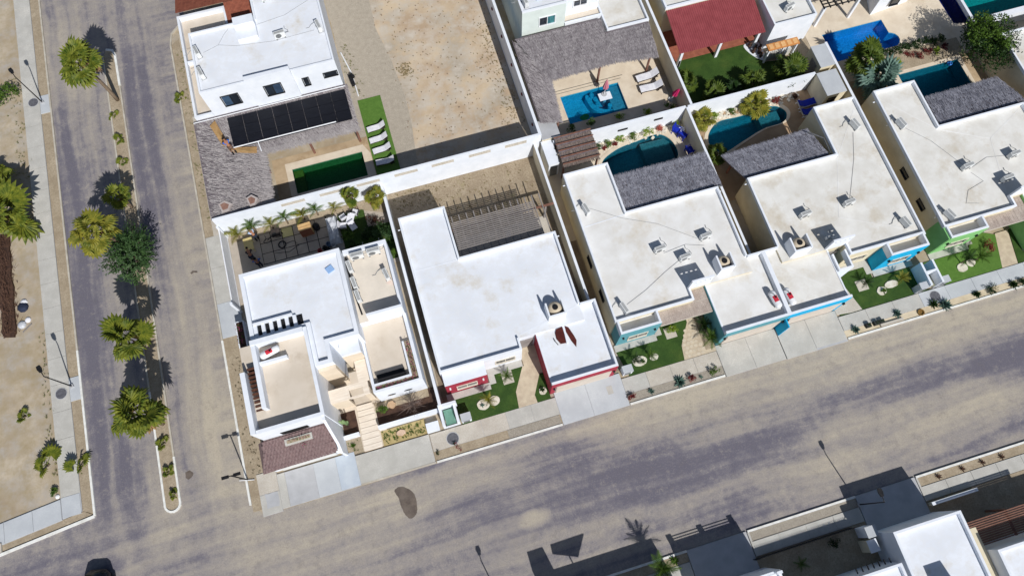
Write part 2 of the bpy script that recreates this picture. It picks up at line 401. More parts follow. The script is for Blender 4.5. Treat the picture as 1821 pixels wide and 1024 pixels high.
def slab_row(parent, name, cells, z0, z1, mat, gap=.012):
    for (x0, x1, y0, y1) in cells:
        MB().box(x0 + gap, x1 - gap, y0 + gap, y1 - gap, z0, z1 + rnd.uniform(-.006, .006)).build(name, mat if not isinstance(mat, list) else rnd.choice(mat), parent)
def cells(x0, x1, y0, y1, nx, ny):
    return [(x0 + (x1 - x0) * i / nx, x0 + (x1 - x0) * (i + 1) / nx, y0 + (y1 - y0) * j / ny, y0 + (y1 - y0) * (j + 1) / ny) for i in range(nx) for j in range(ny)]
# west side of the avenue
swW = struct(MB().prism([(-31.65, 10.8), (-30.2, 11.0), (-30.2, 70), (-31.65, 70)], 0, .07).build('sidewalk_west', CONC4))
slab_row(swW, 'paving_slab', cells(-31.65, -30.2, 12.4, 65.2, 1, 24), .07, .11, [CONC, CONC2, CONC])
slab_row(swW, 'paving_slab', [(-31.65, -30.25, 10.85, 12.4)], .07, .11, CONC2)
swC = struct(MB().prism([(-70, 6.4), (-31.68, 10.75), (-31.68, 12.35), (-70, 8)], 0, .07).build('sidewalk_corner', CONC4))
for i in range(8):
    x1 = -31.7 - i * 2.1; x0 = x1 - 2.07; yy = lambda x: 10.8 + (x + 31.7) * .113
    MB().prism([(x0, yy(x0)), (x1, yy(x1)), (x1, yy(x1) + 1.5), (x0, yy(x0) + 1.5)], .07, .11).build('paving_slab', rnd.choice([CONC, CONC2]), swC)
for yy in (20.7, 47.6):
    struct(MB().box(-30.19, -29.36, yy - 1.15, yy + .75, 0, .112).build('paving_pad', CONC2))
struct(MB().prism([(-30.18, 11.0), (-29.36, 10.6), (-29.36, 70), (-30.18, 70)], 0, .05).build('planting_strip_west', SOIL))
struct(MB().prism([(-70, 6.1), (-29.5, 10.55), (-30.1, 10.95), (-70, 6.5)], 0, .05).build('planting_strip_corner', SOIL))
def kerb(name, pts, w, h, mat):
    o = MB()
    for a, b in zip(pts, pts[1:]):
        a, b = Vector(a), Vector(b); d = (b - a).normalized(); n = Vector((-d.y, d.x)) * w / 2; e = d * w * .3
        o.prism([tuple(a - n - e), tuple(b - n + e), tuple(b + n + e), tuple(a + n - e)], 0, h + rnd.uniform(-.002, .002))
    return struct(o.build(name, mat))
kerb('kerb_west', [(-29.3, 70), (-29.3, 23.5)], .14, .13, KERBC)
kerb('kerb_west_painted', [(-29.3, 23.5), (-29.33, 10.45)], .16, .14, KERBW)
kerb('kerb_corner', [(-29.4, 10.37), (-36.4, 9.58), (-70, 6)], .2, .14, KERBW)
# median
med = [(-24.22, 51.0), (-24.22, 9.6)] + [(-23.66 + .56 * math.cos(t), 9.6 + .56 * math.sin(t)) for t in [math.pi + math.pi * k / 8 for k in range(1, 8)]] + [(-23.1, 9.6), (-23.1, 51.0), (-23.3, 51.5), (-23.9, 51.6)]
median = struct(MB().prism(med, 0, .07).build('median', SOIL))
kerb('kerb_median_west', [(-24.2, 51.0), (-24.2, 18.5)], .13, .13, KERBC)
kerb('kerb_median_east', [(-23.08, 47.5), (-23.08, 13)], .13, .13, KERBC)
kerb('kerb_median_end', [(-24.2, 18.5), (-24.22, 9.7)] + [(-23.66 + .57 * math.cos(t), 9.6 + .57 * math.sin(t)) for t in [math.pi + math.pi * k / 8 for k in range(0, 9)]] + [(-23.08, 13)], .15, .14, KERBW)
kerb('kerb_median_tip', [(-23.08, 47.5), (-23.12, 50.9), (-23.3, 51.45), (-23.8, 51.65)], .2, .15, KERBW)
# east side of the avenue
kerb('kerb_east', [(-18.05, 21), (-18.05, 50.5), (-17.8, 51.7), (-16.6, 52.9)], .14, .13, KERBC)
kerb('kerb_east_painted', [(-18.05, 21), (-18.07, 7.9)], .16, .14, KERBW)
struct(MB().prism([(-17.97, 7.3), (-16.2, 7.3), (-16.2, 21.2), (-17.97, 21.2)], 0, .06).build('planting_strip_east', SOIL))
struct(MB().prism([(-17.97, 30.3), (-17.25, 30.3), (-17.25, 51), (-17.97, 50.5)], 0, .06).build('planting_strip_north', SOIL))
swE = struct(MB().box(-17.97, -16.2, 21.2, 30.3, 0, .07).build('sidewalk_east', CONC4))
slab_row(swE, 'paving_slab', [(-17.97, -16.2, 21.2, 24.2), (-17.97, -16.2, 24.2, 27.4), (-17.97, -16.2, 27.4, 30.3)], .07, .11, [CONC2, CONC])
struct(MB().box(-17.25, -16.5, 30.3, 42.3, 0, .12).build('concrete_path', CONC3))
# north side of the street
def front(name, x0, x1, n, mats, strip, ys=7.75, yb=9.1):
    s = struct(MB().box(x0, x1, ys, yb, 0, .08).build('sidewalk_' + name, CONC4))
    slab_row(s, 'paving_slab', cells(x0, x1, ys, yb, n, 1), .08, .12, mats)
    struct(MB().box(x0, x1, 7.0, ys - .01, 0, .07).build('verge_' + name, strip))
    kerb('kerb_' + name, [(x0 + .1, 6.93), (x1 - .1, 6.93)], .15, .14, KERBW)
front('centre', -3.95, 6.2, 5, [CONC, CONC3], SOIL)
struct(MB().box(1.9, 6.1, 7.03, 7.72, .07, .085).build('gravel_bed', GRAVEL))
front('mid', 11.65, 19.7, 4, [CONC, CONC3, CONC], GRAVEL, yb=9.0)
front('east', 30.2, 66, 15, [CONC2, CONC], M('pale_sand', (214, 200, 174), (196, 180, 152), 1.0, bmp=.3), ys=7.6, yb=8.8)
def drive(name, cs, mats):
    x0 = min(c[0] for c in cs); x1 = max(c[1] for c in cs); y0 = min(c[2] for c in cs); y1 = max(c[3] for c in cs)
    s = struct(MB().box(x0, x1, y0, y1, 0, .08).build('driveway_' + name, CONC4))
    for c, m in zip(cs, mats): slab_row(s, 'concrete_slab', [c], .08, .12, m)
    return s
drive('crimson_house', [(6.2, 8.75, 6.86, 9.5), (8.75, 11.65, 6.86, 9.5)], [CONC2, CONC2])
struct(MB().box(10.3, 10.75, 8.1, 8.75, .12, .128).build('access_cover', CONC))
drive('teal_house', [(19.72, 22.3, 6.8, 9.4), (22.3, 24.85, 6.8, 9.4)], [CONC, CONC])
drive('blue_house', [(24.9, 27.5, 6.75, 9.4), (27.5, 30.18, 6.9, 9.4)], [CONC, CONC])
d1 = drive('corner_house', [(-15.8, -15.2, 6.9, 9.5), (-15.2, -13.0, 6.9, 9.5), (-13.0, -11.3, 6.9, 9.5), (-11.3, -9.8, 6.95, 9.5)], [CONC, CONC4, CONC2, M('blue_grey_concrete', (190, 198, 206), (174, 184, 196), 1, bmp=.1)])
drive('corner_apron', [(-17.3, -15.8, 6.75, 8.3), (-17.3, -15.8, 8.3, 9.9)], [CONC, CONC3])
struct(MB().prism(wob(rect(-16.9, -15.95, 7.2, 8.3), .05, .3, 5), None, .13).build('patched_concrete', CONC4))
drive('corner_parking', [(-9.8, -4.0, 7.0, 9.15)], [CONC])
kerb('kerb_parking', [(-9.7, 6.95), (-4.0, 6.93)], .12, .13, KERBC)
# south side of the street
for nm, x0, x1 in (('south_centre', 16.8, 25.5), ('south_right', 30.5, 60), ('south_left', -14, 12)):
    s = struct(MB().box(x0, x1, -6.25, -5.2, 0, .08).build('sidewalk_' + nm, CONC4))
    slab_row(s, 'paving_slab', cells(x0, x1, -6.25, -5.2, max(1, int((x1 - x0) / 2)), 1), .08, .12, CONC)
    struct(MB().box(x0 + .15, x1, -5.17, -4.55, 0, .07).build('verge_' + nm, GRAVEL if 'centre' in nm else SOIL))
    kerb('kerb_' + nm, [(x0 + .1, -4.45), (x1, -4.45)], .16, .14, KERBW)
    struct(MB().box(x0 - .0, x0 + .14, -6.25, -4.5, 0, .13).build('path_edge_' + nm, CONC))
drive('south_centre', [(12.05, 16.75, -7.1, -4.4)], [CONC4])
drive('south_right', [(25.55, 30.45, -7.1, -4.4)], [CONC4])
struct(MB().box(-20, 60, -24, -6.3, 0, .03).build('yard_ground_south', SOIL))
# lots behind the street
struct(MB().prism([(-3.3, 30.15), (0.9, 30.15), (1.0, 33), (1.35, 36), (1.5, 39), (1.2, 43), (.6, 47), (1.1, 60), (-3.3, 60)], None, .006).build('gravel_lane', M('fine_gravel', (186, 176, 160), (170, 160, 145), 2.5, bmp=.5, fine=(14, (146, 137, 124)))))
struct(MB().prism([(.9, 30.15), (11.3, 30.15), (11.3, 60), (1.1, 60), (.6, 47), (1.2, 43), (1.5, 39), (1.35, 36), (1.0, 33)], None, .007).build('vacant_lot', DIRT))
struct(MB().prism(rect(-11.3, -2.75, 30.15, 36), 0, .02, [P_GREEN]).build('pool_terrace', DECKD))
struct(MB().prism([(-10.25, 32), (-2.8, 32), (-2.8, 34.3), (-3.3, 35.3), (-10.25, 35.3)], .02, .05, [P_GREEN]).build('pool_coping_green', DECK))
struct(MB().box(-2.75, -.65, 30.3, 39.8, 0, .035).build('turf_strip', TURFB))
struct(MB().prism(rect(-2.3, 10.7, 21.3, 29.95), None, .012).build('backyard_soil', M('backyard_gravel', (168, 154, 133), (146, 131, 111), 1.0, bmp=.5, c3=(150, 142, 104), scale3=.7, lo3=.58, hi3=.75, fine=(7, (128, 112, 90))))
       )
struct(MB().prism(rect(-2.3, 11.9, 9.7, 21.3), None, .010).build('side_passage', M('passage_soil', (146, 132, 114), (124, 110, 94), 1.4, bmp=.4)))
struct(MB().box(2.0, 10.2, 21.3, 24.2, .012, .06).build('porch_slab', CONC3))
struct(MB().prism(rect(11.55, 24.4, 31.0, 40), 0, .04, [P_BAR]).build('pool_deck_centre', DECK))
struct(MB().prism(rect(10.95, 24.45, 21.3, 29.5), 0, .04, [P_KID3]).build('pool_deck_teal', DECK))
struct(MB().prism(rect(24.6, 38.6, 21.0, 29.4), 0, .04, [P_KID4]).build('pool_deck_blue', M('brown_stone_deck', (176, 150, 122), (156, 130, 104), .9, bmp=.2)))
struct(MB().prism([(26.0, 31.0), (38, 31.0), (38, 32.6), (34.0, 33.2), (33.2, 34.5), (33.05, 35.5), (26.0, 35.7)], 0, .05).build('lawn', TURF))
struct(MB().prism(rect(25.0, 38.7, 29.55, 45), None, .02).build('garden_soil', SOIL))
struct(MB().box(25.8, 34.4, 35.5, 38.9, .02, .07).build('terracotta_porch', TERRA))
struct(MB().prism(rect(38.8, 64, 29.0, 45), 0, .04, [P_BLUE, P_TEAL, P_NAVY]).build('pool_deck_far', DECK))
struct(MB().prism(rect(38.8, 58, 20.9, 29.0), 0, .04, [P_FIVE]).build('pool_deck_green', DECKD))
struct(MB().box(44.5, 52.2, 28.75, 30.6, .04, .09).build('planting_bed_far', SOIL))
struct(MB().box(-16.15, -2.75, 23.7, 29.95, 0, .03).build('patio_floor', M('patio_concrete', (182, 172, 160), (168, 158, 146), 1.2, bmp=.1)))
# pools
def pool(name, outline, tile, tint, depth=1.3, ledge=None, lvl=-.06):
    b = MB()
    k = len(outline); area = sum(outline[i][0] * outline[(i + 1) % k][1] - outline[(i + 1) % k][0] * outline[i][1] for i in range(k))
    o2 = outline if area > 0 else list(reversed(outline))
    b.add([(p[0], p[1], .045) for p in o2] + [(p[0], p[1], -depth) for p in o2], [(i, (i + 1) % k, (i + 1) % k + k, i + k) for i in range(k)])
    b.prism(o2, None, -depth)
    t = thing('swimming_pool', name, 'pool', (o2[0][0], o2[0][1], 0))
    b.build('basin', tile, t)
    if ledge:
        for l in ledge: MB().prism(l[0], -depth, l[1]).build('step', l[2] if len(l) > 2 else tile, t)
    c = [sum(p[0] for p in o2) / k, sum(p[1] for p in o2) / k]
    MB().prism([(c[0] + (p[0] - c[0]) * .9995, c[1] + (p[1] - c[1]) * .9995) for p in o2], None, lvl).build('water', watermat('water', tint), t)
    return t
def tile(nm, a, b, sc=3.0): return M(nm, a, b, sc, rough=.5, lo=.3, hi=.7, fine=(8, tuple(min(255, int(v * 1.15) + 6) for v in a)))
pool('green rectangular pool beside the strip of artificial turf', P_GREEN, tile('green_pool_tile', (92, 150, 120), (70, 124, 98)), (150, 196, 168), 1.0, [(rect(-9.7, -8.9, 32.25, 34.6), -.35, tile('olive_tile', (150, 146, 84), (126, 126, 70)))])
BT = tile('blue_pool_tile', (72, 184, 206), (52, 162, 190))
pb = pool('blue pool with a white swim-up table under the long palapa', P_BAR, BT, (150, 214, 232), 1.25,
     [(rect(19.2, 20.35, 32.1, 34.85), -.3, tile('pale_pool_tile', (120, 168, 180), (100, 150, 166))), (smooth_poly([(17.6, 34.6), (17.75, 33.6), (18.4, 32.9), (19.15, 32.7), (19.15, 32.35), (18.2, 32.5), (17.4, 33.3), (17.2, 34.6)], 4), -.4)])
for x, y in ((17.75, 34.45), (18.05, 33.75), (19.0, 33.0)): MB().cyl(x, y, -.7, -.12, .2).build('stool', BT, pb)
MB().box(18.2, 19.35, 33.45, 34.2, .12, .2).cyl(18.8, 33.8, -1.2, .12, .15).build('bar_table', WHITE, pb)
MB().prism(smooth_poly([(16.3, 33.2), (16.9, 33.4), (17.2, 33.1), (16.9, 32.8), (16.4, 32.85)], 3), -1.25, -1.24).build('turtle_mosaic', M('mosaic', (70, 150, 96), (160, 180, 70), 5), pb)
TT = tile('teal_pool_tile', (66, 152, 168), (48, 130, 148))
pool('kidney shaped pool in front of the teal house palapa', P_KID3, TT, (150, 206, 214), 1.3, [(rect(20.3, 22.9, 26.0, 28.6), -.45, tile('grey_pool_tile', (128, 156, 160), (108, 138, 144)))])
pool('kidney shaped pool behind the bright blue house', P_KID4, TT, (140, 206, 216), 1.3, [(rect(31.4, 33.3, 26.95, 28.3), -.4, tile('grey_pool_tile', (128, 156, 160), (108, 138, 144)))])
pool('deep blue pool with a rounded spa end at the far right', P_BLUE, tile('deep_blue_tile', (66, 176, 214), (48, 154, 200)), (140, 208, 238), 1.3)
pool('teal rectangular pool behind the light green house', P_FIVE, TT, (140, 206, 216), 1.3)
pool('turquoise pool in the top right corner', P_TEAL, tile('turquoise_tile', (46, 176, 176), (30, 152, 158)), (140, 220, 220), 1.2)
pool('narrow navy pool beside the turquoise pool', P_NAVY, tile('navy_tile', (20, 60, 140), (14, 46, 116)), (120, 170, 230), 1.2)
# ---------------------------------------------------------------- small building parts
def window(parent, cx, cy, cz, w, h, face='S', panes=2, fm=None, gm=None, depth=.06):
    """frame ring with separate panes; face = outward side"""
    fm = fm or WHITE; gm = gm or GLASS
    f = MB(); t = .07
    def bx(b, a0, a1, d0, d1, z0, z1):
        s = {'S': -1, 'N': 1, 'W': -1, 'E': 1}[face]
        if face in 'SN': b.box(cx + a0, cx + a1, cy + s * d0, cy + s * d1, z0, z1)
        else: b.box(cx + s * d0, cx + s * d1, cy + a0, cy + a1, z0, z1)
    bx(f, -w / 2 - t, w / 2 + t, .003, depth, cz + h / 2, cz + h / 2 + t); bx(f, -w / 2 - t, w / 2 + t, .003, depth + .05, cz - h / 2 - t, cz - h / 2)
    bx(f, -w / 2 - t, -w / 2, .003, depth, cz - h / 2, cz + h / 2); bx(f, w / 2, w / 2 + t, .003, depth, cz - h / 2, cz + h / 2)
    for i in range(1, panes): bx(f, -w / 2 + w * i / panes - .025, -w / 2 + w * i / panes + .025, .003, depth * .8, cz - h / 2, cz + h / 2)
    o = f.build('window', fm, parent)
    for i in range(panes):
        p = MB(); bx(p, -w / 2 + w * i / panes + .026, -w / 2 + w * (i + 1) / panes - .026, .003, .02, cz - h / 2 + .002, cz + h / 2 - .002)
        q = p.build('pane', gm if not isinstance(gm, list) else gm[i % len(gm)])
        q.parent = o; q.matrix_parent_inverse = o.matrix_parent_inverse.copy() if False else Matrix.Identity(4)
    return o
def ring(poly, th, z0, z1, parent, mat, name='parapet', skip=()):
    """parapet pieces along the inside of a counter-clockwise axis-aligned outline, butted end to end"""
    k = len(poly); b = MB()
    for i in range(k):
        if i in skip: continue
        a, c = Vector(poly[i]), Vector(poly[(i + 1) % k]); d = (c - a).normalized(); n = Vector((-d.y, d.x)) * th
        nx = Vector(poly[(i + 2) % k]) - c; pv = a - Vector(poly[i - 1])
        s = a + d * th if (pv.x * d.y - pv.y * d.x) > 0 and ((i - 1) % k) not in skip else a.copy()
        e = c + d * th if (d.x * nx.y - d.y * nx.x) < 0 else c.copy()
        if (pv.x * d.y - pv.y * d.x) < 0: s = a.copy()
        b.prism([tuple(s), tuple(e), tuple(e + n), tuple(s + n)], z0, z1, bottom=True)
    return b.build(name, mat, parent)
def flat_house(parent, poly, zr, zp, wallm, roofm, th=.15, skip=(), pm=None, wname='wall'):
    MB().prism(poly, 0, zr).build(wname, wallm, parent)
    MB().prism(poly, None, zr + .006).build('roof', roofm, parent)
    if zp > zr: ring(poly, th, zr + .003, zp, parent, pm or WHITE, skip=skip)
# air conditioner kit
def ac_kit():
    b = MB().box(-.45, .45, -.16, .16, .1, .68).mesh(ACM)
    gr = MB()
    a = [2 * math.pi * i / 16 for i in range(16)]
    gr.add([(-.12 + .24 * math.cos(t), -.175, .4 + .24 * math.sin(t)) for t in a] + [(-.12 + .24 * math.cos(t), -.161, .4 + .24 * math.sin(t)) for t in a], [tuple(reversed(range(16)))] + [(i, (i + 1) % 16, (i + 1) % 16 + 16, i + 16) for i in range(16)])
    top = MB().box(-.40, .40, -.10, .10, .681, .69).mesh(M('vent_grey', (168, 170, 170), (150, 152, 152), 6))
    base = MB().box(-.4, -.3, -.2, .2, 0, .1).box(.3, .4, -.2, .2, 0, .1).mesh(GREYM)
    pipe = MB().tube([(.45, .05, .3), (.62, .08, .28), (.72, .2, .12), (.7, .5, .03), (.5, .75, .03), (.55, 1.0, .03)], .022).mesh(M('pale_hose', (156, 158, 160), (132, 134, 136), 4))
    return [('casing', b, None, [('fan_grille', gr.mesh(GREYM)), ('top_vent', top)]), ('stand', base, None, []), ('pipe', pipe, None, [])]
AC = ac_kit()
def ac(x, y, z, rz, label, sc=1.0): return inst(AC, 'air_conditioner', label, 'air conditioner', (x, y, z), R(rz), sc, 'rooftop air conditioners')
def tinaco(x, y, z, label, walls=True, rot=0, parent_label=None):
    t = thing('water_tank', label, 'water tank', (x, y, z), 'rooftop water tanks')
    MB().lathe(x, y, [(.45, z), (.52, z + .1), (.54, z + .5), (.52, z + .8), (.42, z + .98), (.25, z + 1.05)], 20).build('tank', TANKM, t, True)
    MB().cyl(x, y, z + 1.05, z + 1.11, .23, .21, 16).build('lid', BLACKM, t)
def cable(pts, label, r=.013, mat=None):
    return tag(MB().tube(pts, r, 5).build('cable', mat or M('pale_hose', (156, 158, 160), (132, 134, 136), 4)), label, 'cable')

# ---------------------------------------------------------------- the row of single-storey houses (one floor plan, mirrored for the blue one)
def casa(name, label, x0, mir, colour, roofm, wallm, canopy, garage_w=13.0, ztop=3.5, screen=True, low_bed=False):
    s = -1 if mir else 1
    X = lambda u: x0 + s * u
    P = lambda pts: [(X(u), y) for u, y in (pts if not mir else list(reversed(pts)))]
    t = thing(name, label, 'house', (X(6), 17, 0))
    main = P([(0, 12.75), (6.45, 12.75), (6.45, 13.7), (11.75, 13.7), (11.75, 21.25), (3.85, 21.25), (3.85, 25.85), (0, 25.85)])
    gar = P([(7.8, 9.5), (garage_w, 9.5), (garage_w, 15.0), (11.752, 15.0), (11.752, 13.698), (7.8, 13.698)])
    zr = ztop - .33
    MB().prism(main, 0, zr).build('wall', wallm, t)
    MB().prism(main, None, zr + .006).build('roof', roofm, t)
    MB().prism(gar, 0, ztop - .55).build('garage_wall', wallm, t)
    MB().prism(gar, None, ztop - .544).build('garage_roof', roofm, t)
    gi = {True: [], False: []}[False]
    b = MB()
    def seg(u0, u1, y0, y1, z0, z1): b.box(X(u0), X(u1), y0, y1, z0, z1)
    e = .003
    seg(0, .15, 12.75, 25.85, zr + e, ztop); seg(.15, 3.85, 25.70, 25.85, zr + e, ztop); seg(3.70, 3.85, 21.10, 25.70, zr + e, ztop)
    seg(3.85, 11.75, 21.10, 21.25, zr + e, ztop); seg(11.6, 11.75, 15.0, 21.10, zr + e, ztop); seg(.15, 6.45, 12.75, 12.9, zr + e, ztop); seg(6.3, 6.45, 12.9, 13.7, zr + e, ztop)
    gz = ztop - .55
    seg(garage_w - .16, garage_w, 9.5, 15.0, gz + e, ztop); seg(7.8, garage_w - .16, 9.5, 9.68, gz + e, ztop); seg(11.75, garage_w - .16, 14.85, 15.0, gz + e, ztop)
    seg(7.8, 7.92, 9.68, 13.7, gz + e, gz + .07)
    b.build('parapet', WHITE, t)
    if screen:      # raised screen wall with four square openings above the entrance
        q = MB(); z0, z1 = zr + e, ztop + 1.45
        xs = [6.3, 6.5, 6.72, 6.9, 7.12, 7.3, 7.52, 7.7, 7.9, 8.1]
        q.box(X(xs[0]), X(xs[-1]), 13.702, 13.84, z0, z1 - .62); q.box(X(xs[0]), X(xs[-1]), 13.702, 13.84, z1 - .4, z1)
        for i in range(0, 9, 2): q.box(X(xs[i]), X(xs[i + 1]), 13.702, 13.84, z1 - .62, z1 - .4)
        q.build('screen_wall', WHITE, t)
    # front bedroom block in the accent colour
    bz = ztop - .42 if low_bed else ztop - .78
    MB().box(X(.12), X(3.4), 11.72, 12.748, 0, bz).build('front_room_wall', colour, t)
    MB().box(X(.12), X(3.4), 11.72, 12.748, bz + .002, bz + .02).build('front_room_roof', WHITE if low_bed else roofm, t)
    if not low_bed:
        p = MB(); p.box(X(.12), X(3.4), 11.72, 11.88, bz + .021, ztop); p.box(X(3.24), X(3.4), 11.88, 12.748, bz + .021, ztop); p.box(X(.12), X(.27), 11.88, 12.748, bz + .021, ztop)
        p.build('front_parapet', WHITE, t)
        MB().box(X(.1), X(3.42), 11.69, 11.718, .02, ztop - .14).build('facade', colour, t)
    window(t, X(1.75), 11.72 if low_bed else 11.69, 1.5, 1.5, .85, 'S', 2, STONE, GLASS)
    for u in (.45, 3.05): MB().box(X(u) - .06, X(u) + .06, 11.55, 11.688, 2.1, 2.35).build('wall_lamp', BLACKM if not low_bed else WHITEM, t)
    window(t, X(5.1), 12.75, 1.6, 1.5, .8, 'S', 2, STONE, GLASS)
    # garage front
    MB().box(X(7.79), X(garage_w + .01), 9.46, 9.498, 2.35, ztop - .14).box(X(7.79), X(8.15), 9.46, 9.498, 0.02, 2.349).box(X(garage_w - .35), X(garage_w + .01), 9.46, 9.498, .02, 2.349).build('garage_facade', colour, t)
    MB().box(X(7.765), X(7.798), 9.5, 13.69, .02, gz).build('garage_side', colour, t)
    gd = MB().box(X(8.2), X(garage_w - .4), 9.42, 9.496, .1, 2.3).build('garage_door', M('garage_door_paint', (206, 196, 186), (194, 184, 172), 1.5), t)
    for k in range(4): MB().box(X(8.25), X(garage_w - .45), 9.395, 9.418, .2 + k * .52, .62 + k * .52).build('door_panel', MATS['garage_door_paint'], gd).matrix_parent_inverse = Matrix.Identity(4)
    for u in (8.0, garage_w - .2): MB().box(X(u) - .06, X(u) + .06, 9.3, 9.458, 2.0, 2.25).build('wall_lamp', BLACKM, t)
    # apron at the foot of the walls
    MB().box(X(-.05), X(3.5), 11.15, 11.688, .0, .115).box(X(3.5), X(4.0), 11.5, 12.2, 0, .114).box(X(3.5), X(6.4), 12.201, 12.748, 0, .115).build('apron', CONC, t)
    # entrance door in the recess
    d = MB().box(X(6.55), X(7.6), 13.62, 13.69, .1, 2.3).build('door', WOOD, t)
    MB().box(X(7.4) - .02, X(7.4) + .02, 13.57, 13.618, 1.0, 1.2).build('handle', BLACKM, d).matrix_parent_inverse = Matrix.Identity(4)
    for yw in (15.4, 18.4): window(t, X(0), yw, 2.2, .9, .4, 'E' if mir else 'W', 1, BLACKM, GLASS)
    if canopy:      # paved canopy over the entrance porch
        zc = 2.7
        c = MB().box(X(3.42), X(7.76), 11.62, 12.74, zc - .15, zc).box(X(6.47), X(7.76), 12.74, 13.69, zc - .15, zc).build('canopy', CONC3, t)
        for k in range(5):
            x_a = 3.45 + k * .86
            for y_a, y_b, sg in ((11.64, 12.18, 1), (12.18, 12.72, -1)):
                for j in range(6):
                    u = x_a + j * .143
                    pts = [(X(u), y_a), (X(u + .13), y_a), (X(u + .13), y_b), (X(u), y_b)]
                    MB().box(X(u), X(u + .13), y_a + .01, y_b - .01, zc, zc + .012 + .01 * ((j + k) % 2)).build('paver', BRICKP, c).matrix_parent_inverse = Matrix.Identity(4)
        for j in range(9): MB().box(X(6.5 + j * .14), X(6.63 + j * .14), 12.76, 13.66, zc, zc + .012 + .01 * (j % 2)).build('paver', BRICKP, c).matrix_parent_inverse = Matrix.Identity(4)
    # drain spouts
    for u, y in ((-.12, 25.0), (11.87, 20.9)): MB().tube([(X(u) - .12, y, 3.1), (X(u) + .12, y, 3.1)], .05).build('drain_spout', WHITE, t)
    return t, X
tC, XC = casa('crimson_house', 'white flat-roofed house with crimson street front and open slatted pergola behind', -1.87, False, RED, ROOFW, WHITE, False, 13.0, screen=False, low_bed=True)
t3, X3 = casa('teal_house', 'flat-roofed house with teal street front and grey-blue thatch behind', 12.0, False, TEAL, ROOFM, CREAM, True, 13.05)
t4, X4 = casa('blue_house', 'flat-roofed house with bright blue street front, tank walls near its left edge', 38.05, True, BLUE, ROOFS, CREAM, False, 13.0)
t5, X5 = casa('green_house', 'flat-roofed house with light green street front at the right edge', 39.75, False, GREEN, ROOFS, CREAM, True, 13.0)
def seam(t, pts, z):
    for a, b in zip(pts, pts[1:]):
        a, b = Vector(a), Vector(b); d = (b - a).normalized(); n = Vector((-d.y, d.x)) * .03
        MB().prism([tuple(a - n), tuple(b - n), tuple(b + n), tuple(a + n)], z, z + .01).build('roof_seam', ROOFM if t in (t4, t5) else WHITE, t)
seam(tC, [(-1.65, 21.2), (1.75, 21.2)], 3.177); seam(tC, [(4.7, 13.95), (9.6, 14.9)], 3.177)
seam(t4, [(25.3, 14.0), (29.8, 10.3)], 2.957); seam(t4, [(34.3, 20.9), (32.2, 16.0), (37.6, 13.2)], 3.177); seam(t4, [(34.3, 20.9), (37.6, 24.8)], 3.177)
seam(t5, [(40.0, 25.3), (43.6, 21.0), (47.4, 19.0), (51.2, 20.9)], 3.177); seam(t5, [(47.4, 19.0), (46.2, 14.2)], 3.177)
seam(t3, [(12.3, 21.0), (15.7, 21.15)], 3.177)
MB().box(39.73, 39.748, 12.75, 13.4, .02, 3.1).box(39.73, 39.868, 11.72, 12.749, .02, 3.3).build('green_side', GREEN, t5)
# tank enclosures on the roofs
def enclosure(t, x0, x1, y0, y1, z0, z1):
    return MB().box(x0, x0 + .13, y0, y1, z0, z1).box(x1 - .13, x1, y0, y1, z0, z1).box(x0 + .13, x1 - .13, y0, y0 + .13, z0, z1 - .05).build('tank_screen', WHITE, t)
enclosure(tC, 7.15, 8.55, 14.3, 15.45, 3.18, 4.35); tinaco(7.85, 15.0, 3.18, 'beige water tank on the roof of the crimson house')
enclosure(t3, 20.95, 22.2, 14.15, 15.35, 3.18, 4.45); tinaco(21.55, 14.85, 3.18, 'beige water tank on the roof of the teal house')
enclosure(t4, 27.0, 28.5, 13.9, 15.1, 3.18, 4.45); tinaco(27.75, 14.6, 3.18, 'beige water tank on the roof of the bright blue house')
# blue fin between the two garages, taller parapets and light court of the blue house
MB().prism([(24.93, 8.75), (25.03, 8.75), (25.03, 9.45), (24.93, 9.45)], 0, 2.6).build('fin_wall', BLUE, t4)
MB().box(30.24, 31.5, 11.75, 11.9, 0, 3.3).box(30.24, 30.39, 11.9, 13.2, 2.6, 3.3).box(31.36, 31.5, 11.9, 13.3, 2.6, 3.3).build('entry_portal', WHITE, t4)
# gas tanks
def gastank(x, y, z, rz, label):
    t = thing('gas_tank', label, 'gas tank', (x, y, z), 'white gas tanks')
    t.rotation_euler = (0, 0, R(rz))
    m = MB(); pr = [(.0, -.75), (.16, -.72), (.26, -.62), (.28, -.5), (.28, .5), (.26, .62), (.16, .72), (0.0, .75)]
    a = [2 * math.pi * i / 14 for i in range(14)]
    vs = [(d, r * math.cos(q), .42 + r * math.sin(q)) for r, d in pr for q in a]
    m.add(vs, [(j * 14 + i, j * 14 + (i + 1) % 14, (j + 1) * 14 + (i + 1) % 14, (j + 1) * 14 + i) for j in range(7) for i in range(14)])
    put('tank', m.mesh(WHITEM, True), t, True)
    lb = MB(); w = [(-.25 + .5 * i, [.8, 1.15, 1.5, 1.85, 2.2]) for i in (0, 1)]
    lb.add([(x_, .285 * math.cos(q), .42 + .285 * math.sin(q)) for x_, qs in w for q in qs], [(i, i + 5, i + 6, i + 1) for i in range(4)])
    put('red_label', lb.mesh(REDLBL), t, True)
    put('legs', MB().box(-.5, -.42, -.2, .2, 0, .2).box(.42, .5, -.2, .2, 0, .2).mesh(GREYM), t, True)
    put('valve', MB().cyl(.1, 0, .69, .8, .07).tube([(.1, 0, .75), (.4, .1, .9), (.7, .25, .5)], .02).mesh(BLACKM), t, True)
gastank(24.45, 11.0, 2.96, 97, 'white gas tank with red label against the teal garage parapet')
gastank(25.6, 10.9, 2.96, 97, 'white gas tank with red label on the bright blue house garage roof')
